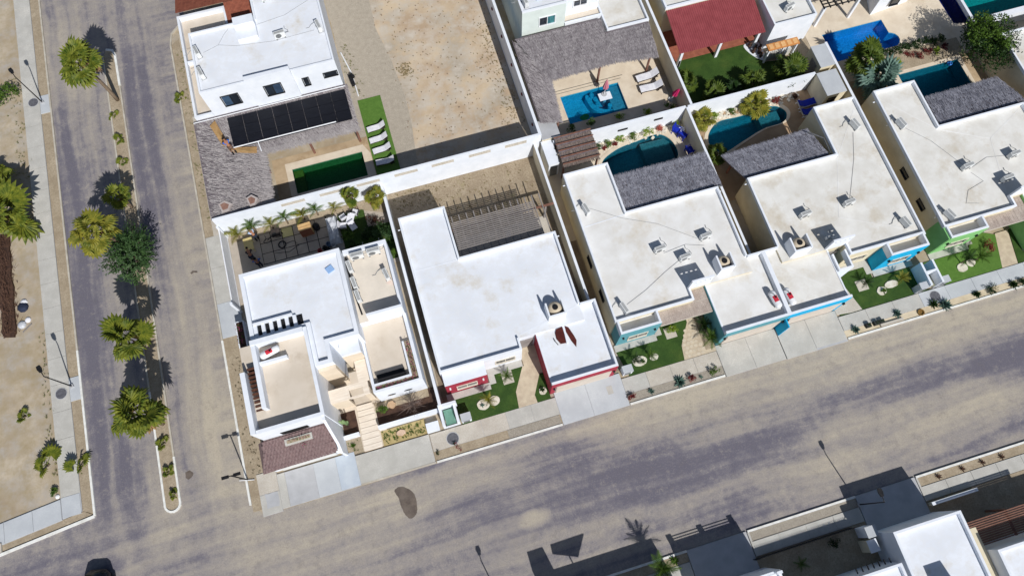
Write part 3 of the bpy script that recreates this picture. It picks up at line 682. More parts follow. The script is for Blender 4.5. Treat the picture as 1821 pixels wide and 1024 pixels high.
# air conditioners on the row
for x, y, rz, lb in [(12.8, 22.3, 102, 'air conditioner on the rear wing of the teal house'), (17.3, 17.4, 5, 'air conditioner near the middle of the teal house roof'), (18.95, 16.2, 5, 'air conditioner just behind the pierced screen wall of the teal house'),
                     (21.15, 17.4, 5, 'air conditioner nearest the teal house tank, on its far side'), (13.0, 13.6, 105, 'air conditioner near the front left corner of the teal house roof'),
                     (36.85, 23.3, 105, 'air conditioner on the rear wing of the bright blue house'), (29.5, 16.9, 5, 'air conditioner beside the bright blue house tank walls'), (33.3, 16.85, 5, 'air conditioner near the middle of the bright blue house roof'),
                     (36.9, 14.0, 105, 'air conditioner near the right edge of the bright blue house roof'), (40.6, 22.3, 105, 'air conditioner on the rear wing of the light green house'),
                     (44.0, 17.1, 5, 'air conditioner alone near the middle of the light green house roof'), (48.2, 17.0, 5, 'air conditioner farthest right on the light green house roof'), (46.6, 15.2, 5, 'air conditioner with shadow near the front step of the light green house roof'),
                     (40.6, 13.6, 110, 'air conditioner at the front left corner of the light green house roof')]:
    ac(x, y, 3.18, rz, lb)
ac(30.6, 14.55, 3.18, 0, 'air conditioner in the shadow of the bright blue house screen wall', .7)
cable([(13.1, 22.5, 3.2), (15.4, 20.9, 3.2), (18.0, 19.6, 3.2), (20.6, 17.5, 3.2)], 'thin grey cable running diagonally over the teal house roof')
cable([(17.6, 17.1, 3.2), (19.5, 17.3, 3.2), (20.9, 16.8, 3.2)], 'short grey cable linking two air conditioners on the teal house roof')
cable([(13.4, 13.9, 3.2), (15.2, 14.6, 3.2), (17.2, 15.6, 3.2), (18.6, 16.2, 3.2)], 'grey cable from the front corner of the teal house roof to its middle')
cable([(36.6, 22.8, 3.2), (35.6, 20.5, 3.2), (34.4, 18.4, 3.2), (33.7, 17.2, 3.2)], 'grey cable running back over the bright blue house roof')
cable([(41.0, 21.9, 3.2), (42.5, 20.2, 3.2), (43.2, 18.9, 3.2), (44.0, 17.4, 3.2)], 'grey cable from the rear wing of the light green house roof')
cable([(44.6, 17.0, 3.2), (46.2, 17.5, 3.2), (47.8, 17.2, 3.2)], 'grey cable between air conditioners on the light green house roof')
cable([(44.3, 16.6, 3.2), (44.9, 15.6, 3.2), (43.3, 15.2, 3.2), (42.6, 14.2, 3.2), (43.6, 13.9, 3.2)], 'looping grey cable near the front of the light green house roof')
# skylight on the crimson house garage roof: a curved brown dome half with frame
sk = thing('skylight', 'dark brown arched skylight on the crimson house garage roof', 'skylight', (7.8, 12.9, 2.96))
SKL = [(7.40, 13.36), (7.55, 13.6), (8.05, 13.68), (8.03, 13.08), (7.97, 12.38), (7.55, 12.42), (7.36, 12.85)]
SKR = [(8.26, 13.7), (8.52, 13.48), (8.72, 12.78), (8.8, 12.35), (8.62, 11.85), (8.4, 12.42), (8.23, 13.2)]
m = MB()
for s_ in (0, 1):
    pts = SKL if s_ == 0 else SKR
    m.prism(pts, 2.965, 3.05 if s_ == 0 else 3.02)
m.build('dome', M('brown_polycarbonate', (92, 46, 40), (74, 36, 34), 2, rough=.3), sk)
MB().prism([(8.07, 13.7), (8.24, 13.7), (8.2, 13.1), (8.12, 12.4), (7.99, 12.3), (8.06, 13.1)], 2.96, 3.1).build('ridge', WHITE, sk)
MB().tube([(7.15, 13.0, 2.98), (7.2, 12.7, 3.1), (7.35, 12.4, 2.98)], .04).build('vent_pipe', GREYM, sk)

# ---------------------------------------------------------------- garden walls
def gwall(name, label, x0, x1, y0, y1, z, mat=WHITE, cap=True):
    t = thing(name, label, 'wall', ((x0 + x1) / 2, (y0 + y1) / 2, 0))
    MB().box(x0, x1, y0, y1, 0, z).build('wall_body', mat, t)
    if cap: MB().box(x0 - .02, x1 + .02, y0 - .02, y1 + .02, z + .001, z + .05).build('coping', WHITE, t)
    return t
gwall('garden_wall', 'side wall between the corner house and the crimson house', -2.6, -2.42, 10.7, 29.96, 2.15)
gwall('garden_wall', 'side wall between the crimson house and the teal house', 10.78, 10.95, 15.2, 29.96, 2.15, CREAM)
gwall('garden_wall', 'side wall between the teal house and the bright blue house', 24.4, 24.56, 15.2, 29.45, 2.35, CREAM)
gwall('garden_wall', 'side wall between the bright blue house and the light green house', 38.62, 38.8, 12.9, 32.2, 2.35, CREAM)
gwall('garden_wall', 'white rear wall behind the teal house pool', 12.4, 24.38, 29.48, 29.64, 2.35)
gwall('garden_wall', 'white rear wall behind the bright blue house pool, palms beyond', 24.6, 36.5, 29.44, 29.6, 2.35)
gwall('garden_wall', 'wall between the long palapa terrace and the red metal roof', 24.86, 25.04, 29.62, 46, 2.35, CREAM)
wE = gwall('garden_wall', 'pale blue-grey wall with round red lamps beside the vacant lot', 11.32, 11.52, 30.15, 52, 2.9)
for k in range(6): MB().lathe(0, 0, [(.17, 0), (.15, .06), (.08, .1)], 10).build('wall_lamp', M('dark_red_lamp', (120, 30, 44), (96, 20, 34), 6), wE).matrix_parent_inverse = Matrix.Translation(-wE.location) @ Matrix.Translation((11.315, 31.9 + k * 3.15, 1.9)) @ Matrix.Rotation(R(-90), 4, 'Y')
# the long rear wall with pierced block panels
vents = [-13.9 + 3.165 * k for k in range(8)][1:]
vents = [(-10.74, -8.78), (-7.54, -5.62), (-4.44, -2.5), (-1.25, .72), (1.92, 3.83), (5.12, 7.01), (8.27, 10.16)]
rw = thing('garden_wall', 'long white rear wall with seven pierced block panels', 'wall', (-2.2, 30.05, 0))
b = MB().box(-16.2, 11.3, 29.97, 30.13, 0, 2.55).box(-16.2, 11.3, 29.97, 30.13, 3.02, 3.35)
xs = [-16.2] + [v for p in vents for v in p] + [11.3]
for i in range(0, len(xs), 2): b.box(xs[i], xs[i + 1], 29.97, 30.13, 2.55, 3.02)
b.build('wall_body', WHITE, rw)
BREEZE = M('pierced_block', (206, 198, 186), (190, 182, 168), 2)
for x0, x1 in vents:
    v = MB(); n = 8; w = (x1 - x0) / n
    for i in range(n + 1): v.box(x0 + i * w - (.05 if 0 < i < n else 0 if i == 0 else .08), x0 + i * w + (.05 if 0 < i < n else .08 if i == 0 else 0), 29.985, 30.115, 2.551, 3.019)
    for z in (2.551, 2.735, 2.935): 
        for i in range(n): v.box(x0 + i * w + (.05 if i else .08), x0 + (i + 1) * w - (.05 if i < n - 1 else .08), 29.985, 30.115, z, z + .084)
    v.build('pierced_panel', BREEZE, rw)
# equipment huts at the corner of the lots
h = thing('equipment_hut', 'small white flat-topped hut in the corner behind the teal house', 'hut', (11.9, 28.8, 0)); MB().box(11.45, 12.36, 27.65, 29.96, 0, 2.0).build('wall', WHITE, h); MB().box(11.42, 12.39, 27.62, 29.95, 2.002, 2.1).build('roof', WHITE, h); MB().box(11.6, 12.2, 27.6, 27.645, .1, 1.7).build('door', GREYM, h)
h = thing('equipment_hut', 'small grey flat-topped hut at the end of the long palapa', 'hut', (12.4, 30.9, 0)); MB().box(11.56, 13.15, 29.98, 31.75, 0, 2.3).build('wall', CREAM, h); MB().box(11.53, 13.18, 29.95, 31.78, 2.302, 2.38).build('roof', CONC4, h); MB().box(13.152, 13.19, 30.3, 31.1, .1, 1.9).build('door', GREYM, h)
h = thing('garden_shed', 'pale flat-roofed shed nearest the blue loungers', 'shed', (37.4, 28.4, 0)); MB().box(36.6, 38.4, 27.1, 29.4, 0, 2.3).build('wall', CREAM, h); MB().box(36.57, 38.43, 27.07, 29.43, 2.302, 2.38).build('roof', CONC2, h); window(h, 37.3, 27.1, 1.5, .6, .5, 'S', 1, BLACKM)
h = thing('garden_shed', 'pale flat-roofed shed nearest the deep blue pool', 'shed', (38.0, 31, 0)); MB().box(37.25, 38.6, 29.9, 32.1, 0, 2.3).build('wall', CREAM, h); MB().box(37.22, 38.61, 29.87, 32.13, 2.302, 2.38).build('roof', CONC2, h); MB().box(37.2, 37.245, 30.4, 31.3, .1, 1.9).build('door', WOOD, h)
# ---------------------------------------------------------------- thatch
def thatch(parent, quad, n, mat, length=.36, seed=0, base=True, wid=.022, course=True):
    """quad: four 3D points, ridge-left, ridge-right, eave-right, eave-left; strands run from ridge to eave"""
    a, b, c, d = (Vector(p) for p in quad); rr = random.Random(seed)
    down = ((d - a) + (c - b)).normalized(); across = ((b - a) + (c - d)).normalized(); nrm = across.cross(down).normalized()
    if nrm.z < 0: nrm = -nrm
    if base:
        m = MB(); lo = Vector((0, 0, -.14))
        m.add([a, b, c, d, a + lo, b + lo, c + lo, d + lo], [(0, 1, 2, 3), (7, 6, 5, 4), (0, 4, 5, 1), (1, 5, 6, 2), (2, 6, 7, 3), (3, 7, 4, 0)])
        m.build('roof_bed', THATCHB, parent)
    s = MB(); nc = max(2, int(((d - a).length + (c - b).length) / 2 / .33))
    for i in range(int(n * 1.9)):
        u, v = rr.random(), rr.random() ** .9
        v = (math.floor(v * nc) + rr.random() * .5 + .3) / nc if i % 7 and course else (rr.uniform(.93, 1.0) if i % 7 == 0 else v)
        p = (a.lerp(b, u)).lerp(d.lerp(c, u), v)
        dr = (down + across * rr.uniform(-.28, .28) + nrm * rr.uniform(.0, .10)).normalized()
        sd = across * (wid * rr.uniform(.6, 1.5)) + nrm * rr.uniform(-.02, .02); L = length * rr.uniform(.6, 1.3)
        q = p + nrm * rr.uniform(.01, .05); e = q + dr * L + Vector((0, 0, -.04 * rr.random()))
        s.add([q - sd, q + sd, e + sd * .3, e - sd * .3], [(0, 1, 2, 3)])
    return stuff(s.build('thatch', mat, parent))
def post(parent, x, y, z, r=.1, mat=None): MB().cyl(x, y, 0, z, r * 1.1, r, 10).build('post', mat or REDWOOD, parent)
def palapa(label, quads, n, mat, posts, seed):
    t = thing('palapa_roof', label, 'palapa', (sum(p[0] for p in quads[0]) / 4, sum(p[1] for p in quads[0]) / 4, 0), 'thatched palapas')
    for i, q in enumerate(quads): thatch(t, q, n[i], mat, seed=seed + i, course=seed < 40)
    for p in posts: post(t, *p)
    return t
pT3 = palapa('grey-blue thatched palapa between the teal house and its kidney pool', [[(16.05, 21.35, 3.1), (24.3, 21.35, 3.1), (24.35, 24.7, 2.45), (15.95, 24.75, 2.45)]], [3600], THATCHS, [(16.6, 24.3, 2.3), (20.3, 24.3, 2.3), (23.9, 24.3, 2.3)], 1)
MB().box(15.95, 24.2, 21.255, 21.38, 3.16, 3.22).build('flashing', GREYM, pT3)
pT4 = palapa('silvery shaggy palapa behind the bright blue house', [[(26.35, 21.4, 3.1), (33.9, 21.4, 3.1), (33.6, 24.3, 2.4), (25.6, 24.0, 2.4)]], [3600], THATCHS, [(26.5, 23.6, 2.3), (30, 23.7, 2.3), (33.2, 23.7, 2.3)], 11)
MB().tube([(26.3, 21.32, 3.2), (33.95, 21.3, 3.2), (34.05, 23.0, 3.15), (33.2, 24.1, 2.8)], .06).build('gutter', GREYM, pT4)
pT5 = palapa('dark grey palapa behind the light green house', [[(44.0, 21.4, 3.1), (52.2, 21.4, 3.1), (51.6, 24.4, 2.4), (44.6, 24.3, 2.4)]], [3200], THATCHS, [(45, 23.8, 2.3), (48, 23.9, 2.3), (51, 23.9, 2.3)], 21)
MB().box(43.8, 52, 21.26, 21.38, 3.16, 3.22).build('flashing', GREYM, pT5)
pTB = palapa('long L-shaped grey palapa over the terrace with the bar pool', [[(12.0, 39.7, 3.3), (19.9, 39.7, 3.3), (19.9, 35.7, 2.5), (13.9, 35.5, 2.5)], [(19.9, 38.3, 3.1), (24.0, 38.3, 3.1), (23.9, 35.2, 2.45), (19.9, 35.7, 2.5)], [(11.75, 31.3, 3.0), (11.75, 39.7, 3.3), (13.9, 35.5, 2.5), (13.5, 31.3, 2.4)]], [4200, 1900, 2600], THATCH, [(13.6, 31.8, 2.3), (14.0, 35.3, 2.4), (18.6, 35.5, 2.4), (23.3, 35.4, 2.4)], 31)
pTA = palapa('low L-shaped grey palapa around the white two-storey house', [[(-16.3, 39.6, 3.1), (-3.1, 39.6, 3.1), (-3.1, 35.4, 2.5), (-11.3, 35.4, 2.5)], [(-16.35, 30.2, 3.0), (-16.35, 39.6, 3.1), (-11.3, 35.4, 2.5), (-11.5, 30.25, 2.45)]], [3800, 3400], M('flat_thatch', (178, 172, 171), (156, 150, 150), 1.0, stretch=(1, 1, 1), fine=(10, (138, 132, 133))), [(-11.7, 31.0, 2.3), (-11.6, 34.9, 2.4), (-7.5, 35.7, 2.4), (-3.4, 35.7, 2.4)], 41)
for x, y, s_ in ((-15.1, 31.1, 1), (-12.9, 31.0, .85)):
    v = MB().prism([(x - .5 * s_, y + .35), (x - .3 * s_, y - .45), (x + .25 * s_, y - .4), (x + .6 * s_, y + .1), (x + .05, y + .55)], 2.6, 3.02).build('chimney_vent', M('vent_concrete', (186, 176, 172), (166, 156, 152), 2, bmp=.1), pTA)
    MB().prism([(x - .34 * s_, y + .25), (x - .2 * s_, y - .3), (x + .2 * s_, y - .26), (x + .35 * s_, y + .08), (x, y + .36)], 3.022, 3.03).build('brick_opening', M('dull_brick', (150, 116, 102), (126, 94, 82), 3), v)
# solar pool-heating collectors on that palapa
sol = thing('solar_collector', 'black solar heating mats in rows below the white two-storey house', 'solar collector', (-8.5, 37.8, 2.6))
def zs(y): return 3.22 + (y - 39.6) * .15 + .07
for i in range(8):
    for j in range(3):
        x0 = -13.55 + i * 1.27; y1 = 39.05 - j * .93
        xa, xb, ya, yb = x0 + .012, x0 + 1.258, y1 - .918, y1 - .012
        MB().add([(xa, ya, zs(ya)), (xb, ya, zs(ya)), (xb, yb, zs(yb)), (xa, yb, zs(yb)), (xa, ya, zs(ya) - .04), (xb, ya, zs(ya) - .04), (xb, yb, zs(yb) - .04), (xa, yb, zs(yb) - .04)],
                 [(0, 1, 2, 3), (0, 4, 5, 1), (1, 5, 6, 2), (2, 6, 7, 3), (3, 7, 4, 0)]).build('panel', SOLAR, sol)
MB().tube([(-13.6, 36.35, 2.86), (-4.8, 36.35, 2.86)], .05).build('header_pipe', WHITEM, sol)
MB().tube([(-16.3, 39.3, 3.28), (-3.3, 39.3, 3.28)], .04).build('header_pipe', WHITEM, sol)
MB().tube([(-11.5, 36.33, 2.86), (-11.4, 35.45, 2.7)], .045).build('drop_pipe', WHITEM, sol)
for pts, lb in (([(-15.05, 38.75), (-14.55, 39.1), (-13.95, 36.95), (-14.35, 36.6)], 'cardboard sheet lying slanted on the palapa beside the solar mats'), ([(-14.05, 36.02), (-11.8, 35.42), (-11.7, 35.95), (-14.0, 36.5)], 'flat cardboard sheet below the worker on the palapa')):
    zc = 2.92 if pts[0][1] > 38 else 2.70
    mm = MB(); v_ = [(p[0], p[1], 3.02 + (p[1] - 39.6) * .15 + .3) for p in pts]
    mm.add(v_ + [(a_, b_, c_ - .03) for a_, b_, c_ in v_], [(0, 1, 2, 3), (3, 2, 1, 0), (0, 4, 5, 1), (1, 5, 6, 2), (2, 6, 7, 3), (3, 7, 4, 0)])
    tag(mm.build('cardboard_sheet', PLY), lb, 'cardboard')

# ---------------------------------------------------------------- white two-storey house, top left
A = thing('white_house', 'white two-storey house at the top left beside the avenue', 'house', (-9, 45, 0))
pa = [(-14.5, 39.6), (-10.7, 39.6), (-7.05, 39.6), (-3.42, 39.6), (-3.42, 58), (-9.0, 58), (-9.0, 45.5), (-14.55, 45.7)]
pa = [(-14.5, 39.62), (-3.42, 39.62), (-3.42, 58), (-9.0, 58), (-9.0, 45.6), (-14.5, 45.6)]
MB().prism(pa, 0, 6.3).build('wall', WHITE, A); MB().prism(pa, None, 6.306).build('roof', ROOFW, A)
ring(pa, .15, 6.303, 6.5, A, WHITE)
MB().box(-10.75, -7.05, 39.45, 39.617, 3.2, 7.0).box(-10.75, -7.05, 39.618, 39.75, 6.51, 7.0).build('tower_front', WHITE, A)
MB().box(-10.6, -8.95, 43.6, 45.4, 6.307, 6.75).box(-10.6, -8.95, 44.6, 45.4, 6.751, 7.3).build('stair_bulkhead', WHITE, A)
for cx, w, hh, z, nn, gm in ((-12.5, 1.35, 1.25, 4.75, 2, [GLASSB, GLASS]), (-8.9, 1.35, 1.25, 4.95, 2, [GLASS, GLASSB]), (-6.2, .45, .95, 4.7, 1, GLASS), (-4.1, 1.1, .5, 4.9, 1, GLASS)):
    window(A, cx, 39.45 if -10.7 < cx < -7.1 else 39.62, z, w, hh, 'S', nn, BLACKM, gm)
low = [(-16.05, 39.62), (-14.52, 39.62), (-14.52, 45.62), (-9.02, 45.62), (-9.02, 48.3), (-11.8, 48.3), (-11.8, 50.3), (-16.05, 50.3)]
MB().prism(low, 0, 3.0).build('lower_wall', WHITE, A); MB().prism(low, None, 3.006).build('terrace_floor', ROOFT, A)
MB().box(-16.05, -15.85, 39.62, 50.3, 3.007, 3.55).box(-15.85, -11.8, 50.1, 50.3, 3.007, 3.55).box(-11.98, -11.8, 48.3, 50.1, 3.007, 3.55).box(-15.85, -14.52, 39.62, 39.8, 3.007, 3.55).box(-15.85, -14.52, 45.3, 45.5, 3.007, 3.4).build('terrace_parapet', WHITE, A)
cr = MB(); n = 56
cr_parts = [(-16.0, -9.05, 50.32, 53.6, 3.9, 2.9), (-11.78, -9.05, 48.32, 50.3, 3.5, 3.9)]
for x0, x1, y0, y1, za, zb in cr_parts:
    k = int((x1 - x0) / .12)
    for i in range(k):
        xa = x0 + (x1 - x0) * i / k; xb = x0 + (x1 - x0) * (i + 1) / k; xm = (xa + xb) / 2
        cr.add([(xa, y0, za), (xm, y0, za + .06), (xb, y0, za), (xa, y1, zb), (xm, y1, zb + .06), (xb, y1, zb)], [(0, 1, 4, 3), (1, 2, 5, 4)])
stuff(cr.build('clay_tile_roof', TERRA, A))
for x, y, rz, lb in ((-14.0, 43.4, 105, 'air conditioner near the left edge of the white two-storey house roof, farther back'), (-14.0, 41.3, 105, 'air conditioner near the left edge of the white two-storey house roof, nearer'), (-7.2, 43.2, 5, 'air conditioner in the middle of the white two-storey house roof'), (-3.95, 43.1, 100, 'air conditioner at the right edge of the white two-storey house roof'), (-7.6, 47.3, 10, 'air conditioner at the top edge of the white two-storey house roof')):
    ac(x, y, 6.31, rz, lb)
cable([(-13.6, 43.5, 6.33), (-12.3, 43.9, 6.33), (-10.9, 43.4, 6.33), (-7.9, 43.0, 6.33), (-4.4, 43.1, 6.33)], 'grey cable crossing the white two-storey house roof')
cable([(-12.3, 43.9, 6.33), (-11.7, 44.8, 6.33), (-11.3, 45.2, 6.33)], 'short grey cable beside the stair bulkhead of the white house')
cable([(-8.9, 45.0, 6.33), (-6.5, 45.3, 6.33), (-4.2, 46.3, 6.33)], 'grey cable behind the stair bulkhead of the white house')
cable([(-3.1, 45.2, .1), (-2.6, 42.6, .1), (-2.55, 40.2, .1)], 'white pipe lying along the right side of the white house', .06, WHITEM)
tag(MB().obox((-2.75, 41.9, .2), .35, 1.1, .35, .1).obox((-2.6, 42.2, .45), .25, .4, .3, .5).build('pool_pump', BLACKM), 'black pool pump against the right side of the white house', 'pump')

# ---------------------------------------------------------------- corner house (two storeys, left of the crimson house)
H = thing('corner_house', 'white and cream two-storey corner house with roof terraces and brown tile eave', 'house', (-9, 17, 0))
up = [(-14.3, 18.3), (-10.2, 18.3), (-10.2, 15.2), (-8.9, 15.2), (-8.9, 16.7), (-6.65, 16.7), (-6.65, 23.7), (-14.3, 23.7)]
MB().prism(up, 0, 5.4).build('wall', WHITE, H); MB().prism(up, None, 5.406).build('roof', ROOFW, H)
ring(up, .3, 5.403, 5.72, H, WHITE)
# slats over a black sheet that paints the dark of a roof opening
so = MB().box(-13.95, -11.05, 19.5, 19.65, 5.41, 5.75).build('roof_opening_curb', WHITE, H)
MB().box(-13.95, -10.4, 18.62, 19.49, 5.41, 5.42).build('opening_dark', BLACKM, H)
for k in range(6): MB().box(-13.98 + k * .58, -13.72 + k * .58, 18.62, 19.49, 5.43, 5.62).build('roof_slat', WHITE, H)
# south-west block with terrace, stair and parapets
sw = rect(-15.35, -10.2, 11.6, 18.25)
MB().prism(sw, 0, 5.2).build('terrace_wall', WHITE, H); MB().prism(rect(-15.35, -10.2, 11.6, 18.25), None, 5.206).build('terrace_floor', ROOFT, H)
MB().box(-15.35, -15.0, 11.6, 16.1, 5.21, 6.2).box(-15.0, -10.2, 11.6, 11.85, 5.21, 6.0).box(-10.45, -10.2, 11.85, 18.25, 5.21, 6.0).box(-14.3, -10.45, 17.9, 18.25, 5.21, 6.2).box(-14.3, -13.98, 13.2, 17.9, 5.21, 6.1).box(-13.98, -12.0, 16.45, 16.65, 5.21, 5.75).build('terrace_parapet', WHITE, H)
for k in range(11): MB().box(-14.95, -14.35, 13.3 + k * .3, 13.42 + k * .3, 5.21 + .02, 5.25 + .05 * k).build('stair_step', M('riser_shade', (96, 62, 48), (74, 48, 38), 3), H)  # dark slats: shade of the risers put into the step colour
gastank(-13.15, 17.2, 5.22, 14, 'white gas tank with red label on the corner house terrace')
# lower east wing and its terrace
MB().box(-6.64, -3.2, 18.0, 24.0, 0, 4.0).build('east_wing_wall', WHITE, H); MB().prism(rect(-6.64, -3.2, 18.0, 24.0), None, 4.006).build('east_wing_roof', M('pale_roof', (226, 216, 202), (212, 203, 190), .8, c3=(222, 190, 180), scale3=.5, lo3=.6, hi3=.75), H)
MB().box(-3.4, -3.2, 18.2, 24.0, 4.01, 4.4).box(-6.64, -3.4, 23.65, 24.0, 4.01, 4.4).box(-5.9, -3.2, 18.0, 18.2, 4.01, 5.25).build('east_wing_parapet', WHITE, H)
MB().box(-6.9, -3.15, 12.65, 17.99, 0, 3.0).build('east_terrace_wall', WHITE, H); MB().prism(rect(-6.9, -3.15, 12.65, 17.99), None, 3.006).build('east_terrace_floor', ROOFT, H)
MB().box(-3.4, -3.15, 12.65, 17.99, 3.01, 3.6).box(-6.9, -3.4, 12.65, 12.8, 3.01, 3.6).box(-6.9, -6.7, 12.8, 17.99, 3.01, 3.6).box(-4.0, -3.85, 13.3, 15.9, 3.01, 3.55).box(-6.7, -3.85, 13.15, 13.3, 3.01, 3.55).build('east_terrace_parapet', WHITE, H)
MB().box(-6.69, -3.41, 12.81, 13.14, 3.01, 3.35).box(-3.84, -3.41, 13.15, 15.9, 3.01, 3.35).build('planter_soil', SOIL, H)
for x in (-5.85, -4.55):
    w = MB().prism(ell(0, 0, .32, .16, 14), 0, .03, bottom=True).build('oval_window', GLASS, H)
    w.matrix_parent_inverse = Matrix.Translation(-H.location) @ Matrix.Translation((x, 12.645, 1.5)) @ Matrix.Rotation(R(90), 4, 'X')
# entrance court: ivory walls, portal frame with square opening
MB().box(-8.37, -6.92, 15.64, 16.69, 0, 5.0).build('court_wall', WHITE, H); MB().box(-8.36, -6.93, 15.6, 15.638, .1, 4.6).build('court_face', IVORY, H)
MB().box(-10.19, -8.91, 14.9, 15.19, 0, 4.9).build('court_wall', IVORY, H)
MB().box(-10.2, -7.22, 13.55, 13.9, 2.75, 3.0).box(-10.2, -8.7, 12.9, 13.55, 2.75, 3.0).box(-7.66, -7.22, 12.9, 13.55, 2.75, 3.0).box(-8.7, -7.66, 12.86, 12.98, 2.75, 2.999).box(-7.86, -6.92, 13.9, 15.58, 2.75, 3.0).build('portal_frame', TRAV, H)
MB().box(-10.2, -8.9, 12.9, 13.1, 0, 2.749).box(-7.66, -7.2, 12.95, 13.4, 0, 2.749).build('portal_wall', IVORY, H)
MB().prism([(-10.2, 9.3), (-7.0, 9.3), (-7.0, 15.6), (-10.2, 15.6)], 0, .06).build('court_floor', ROOFT, H)
# fin wall down the driveway
fin = MB(); prf = [(9.35, 2.1), (9.35, 0), (11.6, 0), (11.6, 5.9), (11.25, 5.9), (9.95, 2.75)]
fin.add([(-10.45, y, z) for y, z in prf] + [(-10.25, y, z) for y, z in prf], [(0, 1, 2, 3, 4, 5), (11, 10, 9, 8, 7, 6)] + [(i, i + 6, (i + 1) % 6 + 6, (i + 1) % 6) for i in range(6)])
fin.build('fin_wall', WHITE, H)
# brown tile eave over the garage
ev = MB().add([(-15.4, 11.58, 3.35), (-10.5, 11.58, 3.35), (-10.5, 9.5, 2.65), (-16.0, 9.35, 2.65), (-15.95, 11.58, 2.75), (-15.4, 11.58, 2.6), (-10.5, 11.58, 2.6), (-10.5, 9.5, 2.55), (-16.0, 9.35, 2.55)], [(0, 3, 2, 1), (0, 4, 3), (5, 6, 7, 8), (3, 8, 7, 2), (2, 7, 6, 1)]).build('tile_eave', BROWNT, H)
for r_ in range(8):
    for c_ in range(22):
        x = -15.75 + c_ * .24 + (.12 if r_ % 2 else 0); y = 9.5 + r_ * .26
        if x < -15.85 + (r_ * .055) or x > -10.6: continue
        z = 2.65 + (y - 9.45) * .335
        q = MB().add([(x - .112, y - .13, z + .02), (x, y - .13, z + .075), (x + .112, y - .13, z + .02), (x - .112, y + .15, z + .1), (x, y + .15, z + .15), (x + .112, y + .15, z + .1)], [(0, 1, 4, 3), (1, 2, 5, 4), (0, 2, 1)]).build('roof_tile', BROWNT, ev)
MB().box(-15.75, -10.55, 9.7, 11.55, 0, 2.5).build('garage_wall', WHITE, H)
gd = MB().box(-15.2, -11.0, 9.62, 9.69, .1, 2.3).build('garage_door', M('white_door', (220, 220, 218), (206, 206, 204), 2), H)
MB().box(-13.9, -11.9, 10.75, 11.2, 3.05, 3.42).build('planter_box', CONC, H); MB().prism(ell(-12.9, 11.59, 1.0, .03, 16), 3.5, 4.3).build('recess_shade', DARKGAP, H)  # flat dark panel on the wall paints the shade of an arched recess
MB().box(-13.75, -12.05, 10.85, 11.1, 3.421, 3.45).build('planter_soil', SOIL, H)
# front steps and beds
stp = struct(MB().box(-9.05, -7.55, 9.2, 12.86, 0, .05).build('entrance_path', M('joint_sand', (150, 128, 104), (130, 110, 88), 4)))
for k in range(8): MB().box(-9.0 + .02 * k, -7.6 + .0 * k, 9.25 + k * .45, 9.665 + k * .45, .05, .1 + .012 * k).build('step', TRAV, stp)
struct(MB().box(-10.2, -9.06, 9.3, 10.45, 0, .09).build('flower_bed_left', SOIL)); struct(MB().box(-7.5, -4.05, 9.25, 10.4, 0, .09).build('flower_bed_right', M('bed_soil', (186, 168, 120), (166, 148, 104), 2, bmp=.4)))
struct(MB().box(-10.2, -9.06, 10.8, 12.6, 0, .09).build('flower_bed_cactus', DARKSOIL)); struct(MB().prism([(-7.5, 10.8), (-2.65, 10.8), (-2.65, 12.64), (-7.5, 12.64)], 0, .09).build('flower_bed_back', DARKSOIL))
struct(MB().box(-7.5, -3.2, 12.0, 12.64, .09, .12).build('flower_bed_edge', SOIL))
gwall('low_wall', 'low white wall behind the front flower bed of the corner house', -7.5, -2.62, 10.5, 10.75, .75)
gwall('low_wall', 'low white wall in front of the cactus bed', -10.22, -9.06, 10.5, 10.75, .55)
gwall('low_wall', 'short pale block beside the meter niche of the crimson house', -4.0, -3.05, 9.2, 9.9, .45)
# meter niche between corner house and crimson house
nb = thing('meter_niche', 'white meter niche with green tiled lid at the crimson house corner', 'meter niche', (-2.2, 9.9, 0))
MB().box(-2.72, -2.52, 9.2, 10.6, 0, 1.5).box(-1.6, -1.4, 9.2, 10.6, 0, 1.5).box(-2.72, -1.3, 10.6, 10.8, 0, 1.75).box(-2.52, -1.6, 9.2, 9.3, 0, .3).build('wall', WHITE, nb)
MB().box(-2.45, -1.68, 9.32, 10.5, .5, .6).build('lid', M('green_lid', (112, 152, 136), (94, 134, 118), 2), nb)
for x0, lb in ((-1.25, 'white utility box at the edge of the crimson house lawn'), (11.85, 'white utility box between the crimson and teal driveways')):
    u = thing('utility_box', lb, 'utility box', (x0 + .3, 9.4, 0)); MB().box(x0, x0 + .75, 9.2, 9.75, 0, 1.0).build('cabinet', WHITE, u); MB().box(x0 - .03, x0 + .78, 9.17, 9.78, 1.001, 1.06).build('top', CONC2, u); MB().box(x0 + .1, x0 + .6, 9.17, 9.198, .3, .85).build('meter_door', GREYM, u)
nb2 = thing('meter_niche', 'white meter niche between the bright blue and light green houses', 'meter niche', (38.3, 9.3, 0))
MB().box(37.75, 37.92, 8.9, 10.9, 0, 1.6).box(38.75, 38.92, 8.9, 10.9, 0, 1.6).box(37.92, 38.75, 9.95, 10.1, 0, 1.6).build('wall', WHITE, nb2); MB().box(37.95, 38.72, 8.95, 9.93, .5, .58).build('lid', M('olive_lid', (150, 150, 128), (130, 130, 110), 2), nb2)
for x0, lb in ((37.05, 'pale utility box left of the meter niche at the bright blue house'), (39.0, 'pale utility box right of the meter niche at the light green house')):
    u = thing('utility_box', lb, 'utility box', (x0, 9, 0)); MB().box(x0, x0 + .62, 8.85, 9.35, 0, 1.3).build('cabinet', CONC2, u); MB().box(x0 - .03, x0 + .65, 8.82, 9.38, 1.301, 1.36).build('top', CONC2, u); MB().box(x0 + .1, x0 + .5, 8.82, 8.848, .5, 1.1).build('meter_door', GREYM, u)
